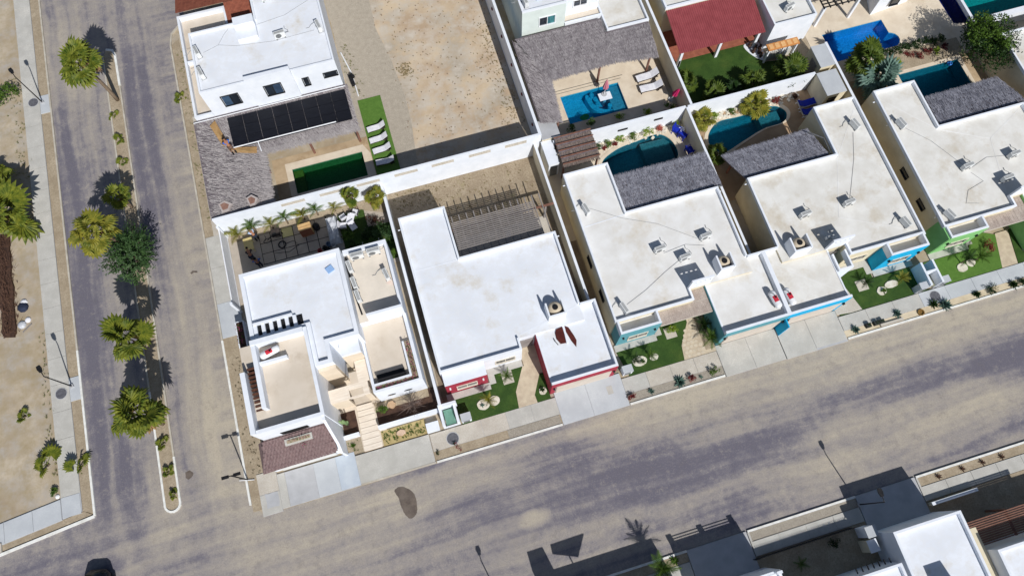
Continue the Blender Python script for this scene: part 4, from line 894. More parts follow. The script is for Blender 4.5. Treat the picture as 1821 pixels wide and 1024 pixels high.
for x, y, rz, lb in ((-5.6, 23.25, 0, 'large rear air conditioner on the corner house east wing, left one'), (-4.3, 23.25, 0, 'large rear air conditioner on the corner house east wing, right one'), (-3.8, 21.1, 100, 'air conditioner along the right parapet of the corner house east wing'),
                     (-6.35, 22.5, 97, 'air conditioner along the left wall of the east wing, farthest back'), (-6.3, 21.1, 97, 'air conditioner along the left wall of the east wing, middle'), (-6.25, 20.0, 97, 'air conditioner along the left wall of the east wing, nearest')):
    ac(x, y, 4.01, rz, lb, 1.12 if 'large' in lb else 1.0)
cable([(-6.5, 23.5, 4.1), (-6.55, 22.5, 4.2), (-6.5, 20.5, 4.1), (-6.3, 18.6, 4.1)], 'black pipe bundle along the left wall of the corner house east wing', .07, BLACKM)
tag(MB().obox((-7.7, 22.3, 5.47), .55, .5, .1, .4).build('blue_board', M('light_blue_panel', (150, 184, 226), (138, 172, 216), 3)), 'small light blue square panel on the corner house roof', 'panel')
tag(MB().box(-6.4, -4.3, 13.55, 13.95, 3.01, 3.4).box(-6.4, -4.3, 13.42, 13.54, 3.01, 3.8).build('bench', BLACKM), 'long black bench along the front planter of the corner house terrace', 'bench')
# side gate and slatted fence of the corner house patio
ga = thing('sliding_gate', 'white barred sliding gate on the avenue side of the corner house', 'gate', (-16.2, 25, 0))
MB().box(-16.25, -16.15, 23.2, 30.0, .05, .2).box(-16.25, -16.15, 23.2, 30.0, 1.9, 2.0).build('rail', WHITEM, ga)
for k in range(46): MB().box(-16.23, -16.17, 23.22 + k * .148, 23.28 + k * .148, .2, 1.9).build('bar', WHITEM, ga)
MB().box(-16.3, -16.1, 29.8, 29.96, 0, 2.3).build('post', WHITE, ga); MB().box(-16.3, -16.1, 22.95, 23.15, 0, 2.3).build('post', WHITE, ga)
pw = thing('planter', 'tall white planter full of bougainvillea on the avenue side of the corner house', 'planter', (-16.2, 20, 0))
MB().box(-16.55, -15.85, 18.0, 21.9, 0, 1.1).build('box', WHITE, pw); MB().box(-16.45, -15.95, 18.1, 21.8, 1.101, 1.13).build('soil', DARKSOIL, pw)
# patio tile grid
pt = struct(MB().box(-13.65, -7.85, 26.55, 29.45, .03, .05).build('patio_grid', DARKGAP))
for i in range(6):
    for j in range(3):
        MB().box(-13.6 + i * .955, -13.6 + i * .955 + .89, 26.6 + j * .95, 26.6 + j * .95 + .885, .05, .085).build('patio_tile', M('sunny_tile', (206, 196, 142), (196, 186, 132), 1) if (i, j) == (2, 2) else TILEG, pt)  # one tile gets a sunlit tone in its colour
struct(MB().prism(wob([(-15.9, 29.3), (-7.0, 29.45), (-4.8, 29.2), (-2.75, 28.3), (-2.75, 29.95), (-15.9, 29.95)], .06, .5, 4), .03, .14).build('patio_flower_bed', SOIL))
struct(MB().box(-6.9, -4.6, 27.4, 29.25, .03, .06).build('patio_turf', TURF)); struct(MB().box(-6.85, -2.75, 24.05, 27.4, .03, .055).build('shaded_lawn', TURF))

# ---------------------------------------------------------------- pergolas
pg = thing('pergola', 'open slatted pergola on the back of the crimson house', 'pergola', (6, 23, 0))
for k in range(19):
    y = 21.5 + k * .168
    MB().box(2.12, 9.0, y, y + .07, 2.62, 2.68).build('slat', WOOD, pg)
for k in range(13): MB().box(2.25 + k * .62, 2.33 + k * .62, 21.3, 25.2, 2.48, 2.6).build('rafter', WOOD, pg)
MB().box(2.05, 10.7, 24.0, 24.14, 2.3, 2.475).build('beam', REDWOOD, pg)
for x in (2.3, 6.2, 10.0): MB().box(x - .08, x + .08, 23.98, 24.16, .02, 2.298).build('post', WOOD, pg)
tag(MB().obox((6.6, 23.3, .25), .35, .35, .4).obox((6.6, 23.35, .6), .3, .08, .5).build('patio_chair', WHITEM), 'small white chair under the crimson house pergola', 'chair')
pg3 = thing('pergola', 'pergola of four thatched bands beside the kidney pool of the teal house', 'pergola', (14.1, 28.3, 0))
for k in range(4):
    y0 = 27.1 + k * .64
    thatch(pg3, [(12.5, y0 + .6, 2.66), (15.7, y0 + .6, 2.66), (15.7, y0 + .05, 2.56), (12.5, y0 + .05, 2.56)], 260, M('brown_thatch', (140, 126, 118), (104, 92, 88), 4, stretch=(4, 1, 1)), .4, 70 + k)
for k in range(5): MB().box(12.45, 15.75, 27.05 + k * .64, 27.13 + k * .64, 2.7, 2.78).build('rafter', REDWOOD, pg3)
for x, y in ((12.6, 27.2), (15.6, 27.2), (12.6, 29.3), (15.6, 29.3)): MB().box(x - .07, x + .07, y - .07, y + .07, 0, 2.5).build('post', REDWOOD, pg3)
pg4 = thing('pergola', 'dark barred pergola at the top right', 'pergola', (42, 36.3, 0))
for k in range(7): MB().box(39.9, 43.7, 35.45 + k * .35, 35.53 + k * .35, 2.62, 2.72).build('slat', BLACKM, pg4)
for k in range(7): MB().box(39.95 + k * .6, 40.03 + k * .6, 35.4, 38, 2.5, 2.618).build('rafter', BLACKM, pg4)
for x in (40.1, 43.5): MB().box(x - .12, x + .12, 35.45, 35.7, 0, 2.498).build('post', WHITE, pg4)

# ---------------------------------------------------------------- houses along the top edge
B = thing('terrace_house', 'white two-storey house above the long palapa', 'house', (18, 46, 0))
MB().box(12.8, 16.75, 40.15, 58, 0, 5.8).build('wall', M('pale_mint_stucco', (214, 224, 220), (204, 214, 210), 1), B); MB().prism(rect(12.8, 16.75, 40.15, 58), None, 5.806).build('roof', ROOFW, B); ring(rect(12.8, 16.75, 40.15, 58), .15, 5.803, 6.0, B, WHITE)
MB().box(16.76, 20.15, 40.02, 58, 0, 3.0).build('terrace_wall', WHITE, B); MB().prism(rect(16.76, 20.15, 40.02, 58), None, 3.006).build('terrace_floor', ROOFT, B); MB().box(16.76, 20.15, 40.02, 40.2, 3.01, 3.3).build('terrace_parapet', WHITE, B); MB().box(16.76, 20.15, 41.0, 58, 3.01, 5.6).build('upper_wall', WHITE, B)
blk = rect(20.16, 24.1, 38.4, 58); MB().prism(blk, 0, 2.95).build('side_wall', WHITE, B); MB().prism(blk, None, 2.956).build('side_roof', ROOFS, B); ring(blk, .15, 2.953, 3.25, B, WHITE)
window(B, 15.1, 40.15, 4.2, 1.4, 1.0, 'S', 2, WHITEM, [GLASS, GLASST]); window(B, 18.4, 41.0, 4.4, 1.2, .7, 'S', 2, WHITEM, GLASS)
ac(13.3, 41.0, 5.81, 95, 'air conditioner at the front edge of the white house above the long palapa')
tag(MB().obox((14.6, 41.2, 6.05), .6, .35, .06, .2, .5).tube([(14.6, 41.25, 5.81), (14.6, 41.2, 6.05)], .03).build('satellite_dish', M('pale_blue_panel', (176, 200, 226), (160, 186, 214), 3)), 'pale blue tilted panel on the roof above the long palapa', 'panel')
B2 = thing('porch_house', 'cream house with a large red metal porch roof above the lawn', 'house', (31, 42, 0))
MB().box(25.8, 34.3, 38.9, 58, 0, 3.2).build('wall', CREAM, B2); MB().prism(rect(25.8, 34.3, 38.9, 58), None, 3.206).build('roof', ROOFS, B2); ring(rect(25.8, 34.3, 38.9, 58), .18, 3.203, 3.5, B2, WHITE)
cr = MB(); k = 42
for i in range(k):
    xa = 25.85 + 8.2 * i / k; xb = 25.85 + 8.2 * (i + 1) / k; xm = xa * .6 + xb * .4
    cr.add([(xa, 38.85, 3.15), (xm, 38.85, 3.2), (xb, 38.85, 3.15), (xa - .1, 34.65, 2.5), (xm - .1, 34.65, 2.55), (xb - .1, 34.65, 2.5)], [(0, 1, 4, 3), (1, 2, 5, 4), (3, 5, 2, 0)])
cr.build('porch_roof', REDMET, B2)
for x in (26.2, 29.9, 33.6): MB().box(x - .12, x + .12, 34.9, 35.14, .07, 2.5).build('porch_column', WHITE, B2)
pw2 = rect(34.45, 38.55, 34.55, 58); MB().prism(pw2, 0, 3.1).build('wing_wall', WHITE, B2); MB().prism(pw2, None, 3.106).build('wing_roof', ROOFS, B2); ring(pw2, .15, 3.103, 3.4, B2, WHITE)
MB().prism([(26.1, 34.9), (26.3, 34.9), (26.3, 35.2), (26.1, 35.2)], 0, 1).build('downpipe', WHITE, B2)
ac(36.4, 35.9, 3.11, 15, 'air conditioner on the white wing beside the red metal roof')
oc = thing('outdoor_kitchen', 'orange-topped outdoor counter at the white wing by the lawn', 'counter', (35.2, 33.2, 0))
MB().box(33.75, 36.75, 33.0, 33.7, 1.9, 2.0).build('roof', ORANGE, oc)
for k in range(5): MB().box(33.9 + k * .58, 34.3 + k * .58, 33.1, 33.6, 2.001, 2.03).build('roof_panel', M('light_orange', (222, 176, 122), (208, 160, 106), 3), oc)
for x in (33.9, 35.3, 35.8, 36.6): MB().box(x - .06, x + .06, 33.05, 33.2, 0, 1.9).build('post', WHITE, oc)
MB().box(34.1, 36.5, 33.3, 33.65, .05, .95).build('counter', CONC, oc)
B3 = thing('far_house', 'white house wall at the far top right above the deep blue pool', 'house', (49, 36, 0))
MB().prism([(45.6, 35.2), (49.6, 35.6), (52.0, 40), (47, 40)], 0, 3.4).build('wall', WHITE, B3); MB().prism([(45.6, 35.2), (49.6, 35.6), (52.0, 40), (47, 40)], None, 3.406).build('roof', WHITE, B3)
window(B3, 47.6, 35.2, 1.4, .8, 1.2, 'S', 1, BLACKM)
gwall('garden_wall', 'white wall along the right side of the turquoise pool', 54.9, 64, 30.6, 31.1, 1.6)
gwall('garden_wall', 'white strip wall between the navy and the turquoise pools', 54.24, 54.46, 31.2, 40, .4)
B4 = thing('neighbour_house', 'white house cut by the right edge above the light green house', 'house', (56, 25, 0))
MB().box(53.0, 64, 20.5, 28.0, 0, 3.3).build('wall', CREAM, B4); MB().prism(rect(53.0, 64, 20.5, 28.0), None, 3.306).build('roof', ROOFS, B4); MB().box(53.0, 53.15, 20.5, 28.0, 3.31, 3.6).box(53.15, 64, 27.85, 28, 3.31, 3.6).build('parapet', WHITE, B4)
# ---------------------------------------------------------------- houses across the street
def south(name, label, x0, x1, y1, z, par=.35, roofm=ROOFW, y0=-22, wm=WHITE):
    t = thing(name, label, 'house', ((x0 + x1) / 2, y1 - 4, 0)); p = rect(x0, x1, y0, y1)
    MB().prism(p, 0, z - par).build('wall', wm, t); MB().prism(p, None, z - par + .006).build('roof', roofm, t); ring(p, .18, z - par + .003, z, t, WHITE)
    return t
S1 = south('opposite_house', 'white flat roof with a broad right parapet at the bottom right', 25.5, 30.7, -7.1, 3.6)
MB().box(25.9, 30.3, -7.14, -7.102, 1.0, 3.1).build('garage_door', REDWOOD, S1)
MB().box(26.9, 28.2, -11.9, -10.9, 3.26, 4.4).build('roof_block', WHITE, S1)
S2_ = south('opposite_house', 'white flat roof at the very bottom right corner', 31.9, 40, -10.2, 3.6)
S3_ = south('opposite_house', 'white flat roof edge at the bottom between the two driveways', 17.2, 25.3, -9.1, 3.4)
for k in range(7): MB().box(22.2 + k * .42, 22.26 + k * .42, -8.95, -8.6, 3.0, 3.1).build('bracket', BLACKM, S3_)
S4 = south('opposite_house', 'shaded garage block with a railed roof below the bottom edge', 11.8, 17.05, -7.1, 3.5)
for x in (12.0, 14.4, 16.8): MB().box(x - .2, x + .2, -7.3, -7.11, 3.5, 4.05).build('rail_post', WHITE, S4)
MB().box(12.2, 16.6, -7.25, -7.2, 3.72, 3.77).box(12.2, 16.6, -7.25, -7.2, 3.92, 3.97).build('rail', WHITE, S4)
S5 = south('opposite_house', 'house below the bottom edge that shades the street', 1.6, 10.6, -6.45, 3.5)
MB().box(1.9, 3.1, -8.0, -6.6, 3.5, 5.3).build('roof_block', WHITE, S5)
caster = MB().add([(3.6, -6.9, 5.0), (5.2, -6.9, 4.3), (6.3, -6.6, 5.35), (3.7, -6.6, 5.3), (3.6, -6.95, 4.95), (5.2, -6.95, 4.25), (6.3, -6.65, 5.3), (3.7, -6.65, 5.25)], [(0, 1, 2, 3), (7, 6, 5, 4), (0, 4, 5, 1), (1, 5, 6, 2), (2, 6, 7, 3), (3, 7, 4, 0)]).tube([(4.6, -6.8, 3.2), (4.6, -6.8, 4.7)], .05)  # unseen roof object, shaped to cast the angular shadow on the street
tag(caster.build('shade_caster', TARPM), 'unseen roof object, shape made up from its shadow on the street at the bottom edge', 'shade sail')
S6 = south('opposite_house', 'house below the bottom edge left of the street lamp shadow', -8, 1.2, -6.2, 3.3)
tag(MB().box(30.75, 31.85, -12, -8.6, 0, 2.4).build('side_wall', CREAM), 'cream wall between the two white roofs at the bottom right', 'wall')
pgS = thing('pergola', 'brown slatted pergola between the two roofs at the bottom right', 'pergola', (33, -9, 0))
for k in range(12): MB().box(31.2, 38, -9.9 + k * .15, -9.82 + k * .15, 2.3, 2.36).build('slat', REDWOOD, pgS)
for x in (31.3, 34.5, 37.8): MB().box(x - .08, x + .08, -9.95, -8.1, 2.18, 2.298).build('rafter', REDWOOD, pgS); MB().box(x - .07, x + .07, -8.25, -8.1, 0, 2.178).build('post', REDWOOD, pgS)
for x0, x1, lb in ((24.55, 25.3, 'white gate pillar left of the bottom right house'),):
    t = thing('gate_pillar', lb, 'pillar', (x0, -7, 0)); MB().box(x0, x0 + .75, -7.2, -6.5, 0, 1.7).build('shaft', WHITE, t); MB().box(x0 - .04, x0 + .79, -7.24, -6.46, 1.701, 1.78).build('cap', CONC2, t)
t = thing('gate_pillar', 'lower white block behind the gate pillar at the bottom right', 'pillar', (24.7, -8, 0)); MB().box(24.4, 25.05, -8.2, -7.4, 0, 1.5).build('shaft', CREAM, t); MB().box(24.36, 25.09, -8.24, -7.36, 1.501, 1.58).build('cap', WHITE, t)
fe = thing('picket_fence', 'low dark picket fence along the pavement across the street', 'fence', (20, -6.35, 0))
MB().box(16.5, 24.3, -6.4, -6.36, .75, .8).box(16.5, 24.3, -6.4, -6.36, .2, .25).build('rail', BLACKM, fe)
for k in range(52): MB().box(16.5 + k * .15, 16.55 + k * .15, -6.41, -6.35, .03, .95).build('picket', BLACKM, fe)
fe2 = gwall('low_wall', 'low shaded wall along the pavement at the bottom right', 30.6, 34.3, -6.6, -6.4, .6, CREAM)
# ---------------------------------------------------------------- vegetation kits
def fan_leaf(seed, mat, L=.7, Rf=.8, nb=15):
    rr = random.Random(seed); m = MB()
    m.add([(0, -.025, 0), (0, .025, 0), (L, .015, .12), (L, -.015, .12)], [(0, 1, 2, 3)])
    for i in range(nb):
        a = R(-118 + 236 * i / (nb - 1)); da = R(236 / nb * .54); r = Rf * (.74 + .26 * math.cos(a * .6)) * rr.uniform(.88, 1.05); dr = -.2 * rr.uniform(.6, 1.5)
        c = Vector((L, 0, .12)); z = .05 * (-1) ** i
        p1 = c + Vector((.74 * r * math.cos(a - da), .74 * r * math.sin(a - da), -.05)); p2 = c + Vector((.74 * r * math.cos(a + da), .74 * r * math.sin(a + da), -.05)); pm = c + Vector((.7 * r * math.cos(a), .7 * r * math.sin(a), .03))
        e = c + Vector((r * math.cos(a), r * math.sin(a), dr))
        m.add([c, p1, pm, p2, e], [(0, 1, 2), (0, 2, 3), (1, 4, 2), (2, 4, 3)])
    return m.mesh(mat)
FAN = {k: [fan_leaf(s, mt) for s in range(3)] for k, mt in (('g', LF_PALM), ('y', LF_PALMY), ('b', LF_BLUEP), ('d', LF_DARK), ('x', DEADP), ('h', LF_GARDEN))}
def frond_mtx(az, el, z, sc=1.0, roll=0): return Matrix.Translation((0, 0, z)) @ Matrix.Rotation(az, 4, 'Z') @ Matrix.Rotation(-el, 4, 'Y') @ Matrix.Rotation(roll, 4, 'X') @ Matrix.Scale(sc, 4)
def fan_palm(label, x, y, h, n, kind='g', sc=1.0, seed=0, lean=(0, 0), z0=0, group='fan palms'):
    rr = random.Random(seed); t = thing('fan_palm', label, 'palm', (x, y, z0), group)
    tr = MB(); pts = [(lean[0] * (k / 6) ** 2, lean[1] * (k / 6) ** 2, h * k / 6) for k in range(7)]
    tr.tube(pts, [.14 * (1.15 - .4 * k / 6) * (sc ** .5) for k in range(7)], 9); put('trunk', tr.mesh(TRUNK, True), t, True)
    top = Matrix.Translation((lean[0], lean[1], 0))
    if h > 1.5:
        sk = MB()
        for i in range(16):
            a = rr.uniform(0, 6.28); r = .35 * sc
            sk.add([(lean[0] + .12 * math.cos(a), lean[1] + .12 * math.sin(a), h - .1), (lean[0] + r * math.cos(a - .25), lean[1] + r * math.sin(a - .25), h - .9 * sc), (lean[0] + r * math.cos(a + .25), lean[1] + r * math.sin(a + .25), h - .9 * sc)], [(0, 1, 2)])
        put('dead_skirt', sk.mesh(DEADP), t, True)
    for i in range(4 if h > 2 else 0):
        o = bpy.data.objects.new('dead_frond', FAN['x'][i % 3]); COL.objects.link(o); o.parent = t
        o.matrix_local = top @ frond_mtx(rr.uniform(0, 6.28), R(rr.uniform(-65, -40)), h - .1, sc * rr.uniform(.7, .95), rr.uniform(-.5, .5))
    for i in range(n):
        az = 2.4 * i + rr.uniform(-.45, .45); el = R(80 - 128 * (i / n) ** .75 + rr.uniform(-20, 20))
        o = bpy.data.objects.new('frond', FAN[kind][i % 3]); COL.objects.link(o); o.parent = t
        o.matrix_local = top @ frond_mtx(az, el, h, sc * rr.uniform(.7, 1.32), rr.uniform(-.7, .7))
    return t
def feather_leaf(seed, mat, L=1.5, np_=16, ll=.38):
    rr = random.Random(seed); m = MB(); pts = [Vector((L * k / np_ * (1 - .12 * (k / np_) ** 2), 0, .55 * L * (k / np_) * (1 - 1.15 * k / np_) * .9)) for k in range(np_ + 1)]
    m.tube(pts[::4], .014, 3)
    for k in range(2, np_ + 1):
        w = ll * math.sin(math.pi * min(1, .18 + .8 * k / np_)) * rr.uniform(.85, 1.1)
        for s in (-1, 1):
            d = Vector((.45, s * .85, -.35 * rr.uniform(.6, 1.3))).normalized() * w
            a = pts[k] - Vector((.035, 0, 0)); b = pts[k] + Vector((.035, 0, 0))
            m.add([a, b, pts[k] + d], [(0, 1, 2)])
    return m.mesh(mat)
FEA = {k: [feather_leaf(s, mt) for s in range(3)] for k, mt in (('g', LF_MID), ('y', LF_PALMY), ('d', LF_DARK))}
def feather_palm(label, x, y, h, n, kind='g', sc=1.0, seed=0, z0=0, group='feather palms', lean=(0, 0), el0=75, el1=5):
    rr = random.Random(seed); t = thing('feather_palm', label, 'palm', (x, y, z0), group)
    put('trunk', MB().tube([(0, 0, 0), (lean[0] * .4, lean[1] * .4, h * .5), (lean[0], lean[1], h)], [.09 * sc, .07 * sc, .06 * sc], 7).mesh(TRUNK, True), t, True)
    for i in range(n):
        o = bpy.data.objects.new('frond', FEA[kind][i % 3]); COL.objects.link(o); o.parent = t
        o.matrix_local = Matrix.Translation((lean[0], lean[1], 0)) @ frond_mtx(2.4 * i + rr.uniform(-.25, .25), R(el0 - (el0 - el1) * i / n + rr.uniform(-8, 8)), h, sc * rr.uniform(.8, 1.15))
    return t
def spiky(mat, n, L, w, el0, el1, seed, curve=.15):
    rr = random.Random(seed); m = MB()
    for i in range(n):
        a = 2.4 * i + rr.uniform(-.2, .2); e = R(el0 + (el1 - el0) * i / n + rr.uniform(-6, 6)); l = L * rr.uniform(.8, 1.1)
        d = Vector((math.cos(a) * math.cos(e), math.sin(a) * math.cos(e), math.sin(e))); s = Vector((-math.sin(a), math.cos(a), 0)) * w / 2
        mid = d * l * .5 + Vector((0, 0, curve * l * .3)); tip = d * l - Vector((0, 0, curve * l * .4))
        m.add([s * .6, -s * .6, mid - s, mid + s, tip, mid - Vector((0, 0, w * .25))], [(0, 1, 5), (1, 2, 5), (0, 5, 3), (5, 2, 4), (5, 4, 3)])
    return m
def agave(label, x, y, z, r, mat=None, n=26, seed=0, name='agave', el=(5, 85), w=.12, cat='agave', group='agaves along the pavement'):
    t = thing(name, label, cat, (x, y, z), group)
    put('leaves', spiky(mat or LF_AGAVE, n, r, w * r / .5, el[0], el[1], seed).mesh(mat or LF_AGAVE), t, True)
    put('core', MB().lathe(0, 0, [(.05, 0), (.08, .06), (.03, .14)], 8).mesh(mat or LF_AGAVE), t, True)
    return t
def leaves(blobs, size, seed, flat=.0):
    rr = random.Random(seed); m = MB()
    for x, y, z, rx, ry, rz, n in blobs:
        for i in range(n):
            u = Vector((rr.gauss(0, 1), rr.gauss(0, 1), rr.gauss(0, 1))).normalized() * (rr.random() ** .4)
            p = Vector((x + u.x * rx, y + u.y * ry, z + u.z * rz)); d = Vector((rr.gauss(0, 1), rr.gauss(0, 1), rr.gauss(0, .6))).normalized(); e = d.cross(Vector((rr.gauss(0, 1), rr.gauss(0, 1), rr.gauss(0, 1)))).normalized(); l = size * rr.uniform(.6, 1.3)
            m.add([p - d * l, p + e * l * .4, p + d * l, p - e * l * .4], [(0, 1, 2, 3)])
    return m
def clumps(cx, cy, cz, rx, ry, rz, k, n, seed, f=.42):
    rr = random.Random(seed); out = []
    for i in range(k):
        u = Vector((rr.gauss(0, 1), rr.gauss(0, 1), rr.gauss(0, 1))).normalized() * (rr.random() ** .5) * .8
        q = f * rr.uniform(.6, 1.25); out.append((cx + u.x * rx, cy + u.y * ry, cz + u.z * rz, rx * q, ry * q, rz * q, n))
    return out
def shrub(label, x, y, z, r, h, mat, seed, n=26, k=9, size=.07, name='shrub', cat='shrub', group=None):
    t = thing(name, label, cat, (x, y, z), group)
    put('stem', MB().tube([(0, 0, 0), (.03, .02, h * .6)], [.035, .015], 5).mesh(BARK), t, True)
    put('foliage', leaves(clumps(0, 0, h * .6, r, r, h * .5, k, n, seed), size, seed).mesh(mat), t, True)
    return t
# ---- avenue palms and trees
fan_palm('tall fan palm at the top end of the median', -23.45, 46.0, 6.5, 18, 'g', 1.2, 1, (.15, -.8))
fan_palm('tall yellowish fan palm in the middle of the median beside the dark tree', -24.0, 30.9, 6.7, 18, 'y', 1.12, 2, (.2, -1.3))
fan_palm('fan palm on the median below the dark tree', -23.7, 22.6, 4.5, 17, 'g', 1.15, 3, (.3, -.8))
fan_palm('lowest and fullest fan palm on the median', -23.55, 15.8, 4.3, 19, 'g', 1.35, 4, (.1, 0))
fan_palm('broad fan palm at the left edge beside the pavement', -33.0, 36.3, 1.7, 18, 'g', 1.7, 5, (0, 0))
fan_palm('small fan palm just above the dark median tree', -23.55, 35.0, 2.4, 14, 'g', .75, 6)
fan_palm('fan palm seen half at the left edge above the broad one', -34.0, 40.6, 1.2, 14, 'g', 1.0, 7)
t = thing('median_tree', 'bushy dark green tree on the median with a pointed lower end', 'tree', (-23.6, 30.0, 0))
tr = MB().tube([(-23.6, 30, 0), (-23.5, 29.9, 1.4), (-23.2, 29.8, 2.6)], [.14, .11, .06], 8)
for a in range(7): tr.tube([(-23.5, 29.9, 1.4), (-23.4 + .8 * math.cos(a * .9), 29.8 + 1.0 * math.sin(a * .9), 2.6), (-23.3 + 1.5 * math.cos(a * .9), 29.6 + 1.9 * math.sin(a * .9), 3.3)], [.06, .04, .02], 5)
tr.build('trunk', BARK, t)
rr = random.Random(9); cw = MB()
for i in range(430):       # whorled twigs like curled fingers
    u = Vector((rr.gauss(0, 1), rr.gauss(0, 1), rr.gauss(0, .8))).normalized() * (rr.random() ** .45); p = Vector((-23.2 + u.x * 1.75, 29.55 + u.y * (2.1 if u.y > 0 else 2.6), 2.7 + u.z * 1.3))
    if u.y < -.5: p.x = -23.2 + u.x * 1.1
    d = (u + Vector((0, 0, .4))).normalized()
    for j in range(14):
        q = p + d * .05 * j; s = Vector((rr.gauss(0, 1), rr.gauss(0, 1), rr.gauss(0, .7))).normalized(); e = s.cross(d).normalized() * .035
        cw.add([q, q + s * .13 + e * 1.3, q + s * .27, q + s * .13 - e * 1.3], [(0, 1, 2, 3)])
cw.build('crown', LF_TREE, t)
for i, (x, y, s, lb) in enumerate([(-23.95, 44.4, .5, 'small green plant near the top of the median'), (-23.7, 41.8, .6, 'small dark palm seedling on the upper median'), (-23.75, 39.5, .45, 'smallest palm seedling on the upper median, lowest of three'), (-17.95, 44.5, .62, 'small palm seedling against the kerb beside the white house'),
                                   (-23.7, 14.3, .5, 'small shrub on the lower median under the fullest palm'), (-23.65, 12.0, .55, 'green seedling near the rounded end of the median'), (-23.45, 10.2, .42, 'last tiny plant before the rounded median end'),
                                   (-32.4, 15.2, 1.1, 'spreading palm seedling beside the pavement at the lower left'), (-30.0, 14.3, .9, 'palm seedling in the planting strip at the lower left'), (-33.8, 19.4, .6, 'dusty small plant in the sand at the left')]):
    fan_palm(lb, x, y, .12, 7, 'g', s * .8, 40 + i, group='palm seedlings')
shrub('yellow-green bush at the left edge beside the upper street lamp', -32.9, 49.2, 0, 1.5, 1.3, LF_MID, 3, 40, 16, .13)
shrub('low bush beside the pavement near the lower left corner', -31.95, 12.9, 0, .45, .5, LF_MID, 4)
bh = thing('brush_pile', 'long heap of dry reddish brush at the left edge', 'brush pile', (-34.3, 30.8, 0))
rr = random.Random(3); bm_ = MB()
for i in range(900):
    x = -34.35 + rr.gauss(0, .38); y = rr.uniform(26.2, 35.4); z = .05 + max(0, .65 - abs(x + 34.35)) * rr.random(); a = rr.gauss(1.57, .5); l = rr.uniform(.25, .6); d = Vector((math.cos(a), math.sin(a), rr.uniform(-.15, .3))) * l; s = Vector((-math.sin(a), math.cos(a), 0)) * .02
    p = Vector((x, y, z)); bm_.add([p - s, p + s, p + d], [(0, 1, 2)])
stuff(bm_.build('twigs', LF_DRY, bh)); MB().prism(wob([(-34.9, 26.2), (-33.9, 26.2), (-33.75, 35.3), (-34.9, 35.5)], .12, .6, 2), 0, .2).build('heap', DARKSOIL, bh)
for i, (x, y, r, mt, lb) in enumerate([(-33.2, 28.5, .45, M('dark_bag', (46, 54, 76), (34, 40, 58), 3), 'dark rubbish bag in the sand at the left'), (-33.1, 28.9, .3, CUSH, 'white plastic scrap just above the dark rubbish bag'), (-33.4, 27.0, .35, TARPM, 'pale plastic scrap below the dark rubbish bag'), (-32.9, 27.3, .25, CUSH, 'small white scrap nearest the pavement at the left'), (-31.9, 12.6, .18, WHITEM, 'small white scrap near the corner pavement')]):
    tag(MB().lathe(x, y, [(r, .01), (r * .9, r * .35), (r * .5, r * .6), (r * .1, r * .65)], 9).build('rubbish', mt), lb, 'rubbish')
tag(MB().obox((-33.0, 26.6, .06), .9, .07, .06, .65).build('wooden_stick', WOOD), 'pale stick lying in the sand beside plastic scraps', 'stick')
# weeds in strips: little tufts, one mass
rr = random.Random(12); wd = MB()
for i in range(260):
    c = rr.choice([(-17.4, rr.uniform(31, 50), .35), (-31.9, rr.uniform(13, 26), .35), (-32.2, rr.uniform(40, 52), .6), (-2.6, rr.uniform(40, 46), .5)]); x = c[0] + rr.gauss(0, c[2] * .6); y = c[1]
    for j in range(7):
        a = rr.uniform(0, 6.28); l = rr.uniform(.06, .2); wd.add([(x, y, .05), (x + .03, y + .02, .06), (x + math.cos(a) * l, y + math.sin(a) * l, .05 + l * .7)], [(0, 1, 2)])
w_ = stuff(wd.build('weeds', leafmat('weed', (130, 128, 70), (92, 98, 50), 3))); tag(w_, 'scattered weeds in the bare strips', 'weeds')
rr = random.Random(14); wd = MB()
for i in range(620):
    x, y = rr.choice([(rr.gauss(10.2, .45), rr.uniform(33.5, 45)), (rr.gauss(10.2, .45), rr.uniform(33.5, 45)), (rr.uniform(1, 11), rr.uniform(31.5, 50)), (rr.gauss(2.2, .4), rr.gauss(41.7, .4)), (rr.uniform(-2, 2), rr.uniform(28, 29.8)), (rr.uniform(2, 10), rr.uniform(24.5, 29.6))])
    for j in range(6):
        a = rr.uniform(0, 6.28); l = rr.uniform(.05, .17); wd.add([(x, y, .02), (x + .04, y + .02, .03), (x + math.cos(a) * l, y + math.sin(a) * l, .02 + l * .5)], [(0, 1, 2)])
w_ = stuff(wd.build('dry_weeds', leafmat('dry_weed', (138, 120, 80), (112, 104, 58), 3))); tag(w_, 'sparse dry weeds over the vacant lot and backyard', 'weeds')
rr = random.Random(15); wd = MB()
for i in range(380):
    x = rr.uniform(.5, 11.2); y = rr.uniform(33.2, 52); s = rr.uniform(.02, .06); wd.obox((x, y, s * .3), s * 2, s * 1.6, s, rr.uniform(0, 3))
w_ = stuff(wd.build('stones', M('lot_stone', (150, 132, 112), (118, 102, 86), 4))); tag(w_, 'small stones strewn over the vacant lot', 'stones')
# seedlings in rows on the corner house verge
rr = random.Random(16); wd = MB()
for i in range(90):
    x = rr.gauss(-17.2, .28); y = rr.uniform(9.5, 19.5)
    for j in range(8):
        a = rr.uniform(0, 6.28); l = rr.uniform(.08, .16); wd.add([(x, y, .06), (x + .03, y, .07), (x + math.cos(a) * l, y + math.sin(a) * l, .09)], [(0, 1, 2)])
w_ = stuff(wd.build('seedlings', leafmat('seedling', (74, 68, 44), (52, 56, 30), 3))); tag(w_, 'tiny dark seedlings in the verge beside the corner house', 'seedlings')
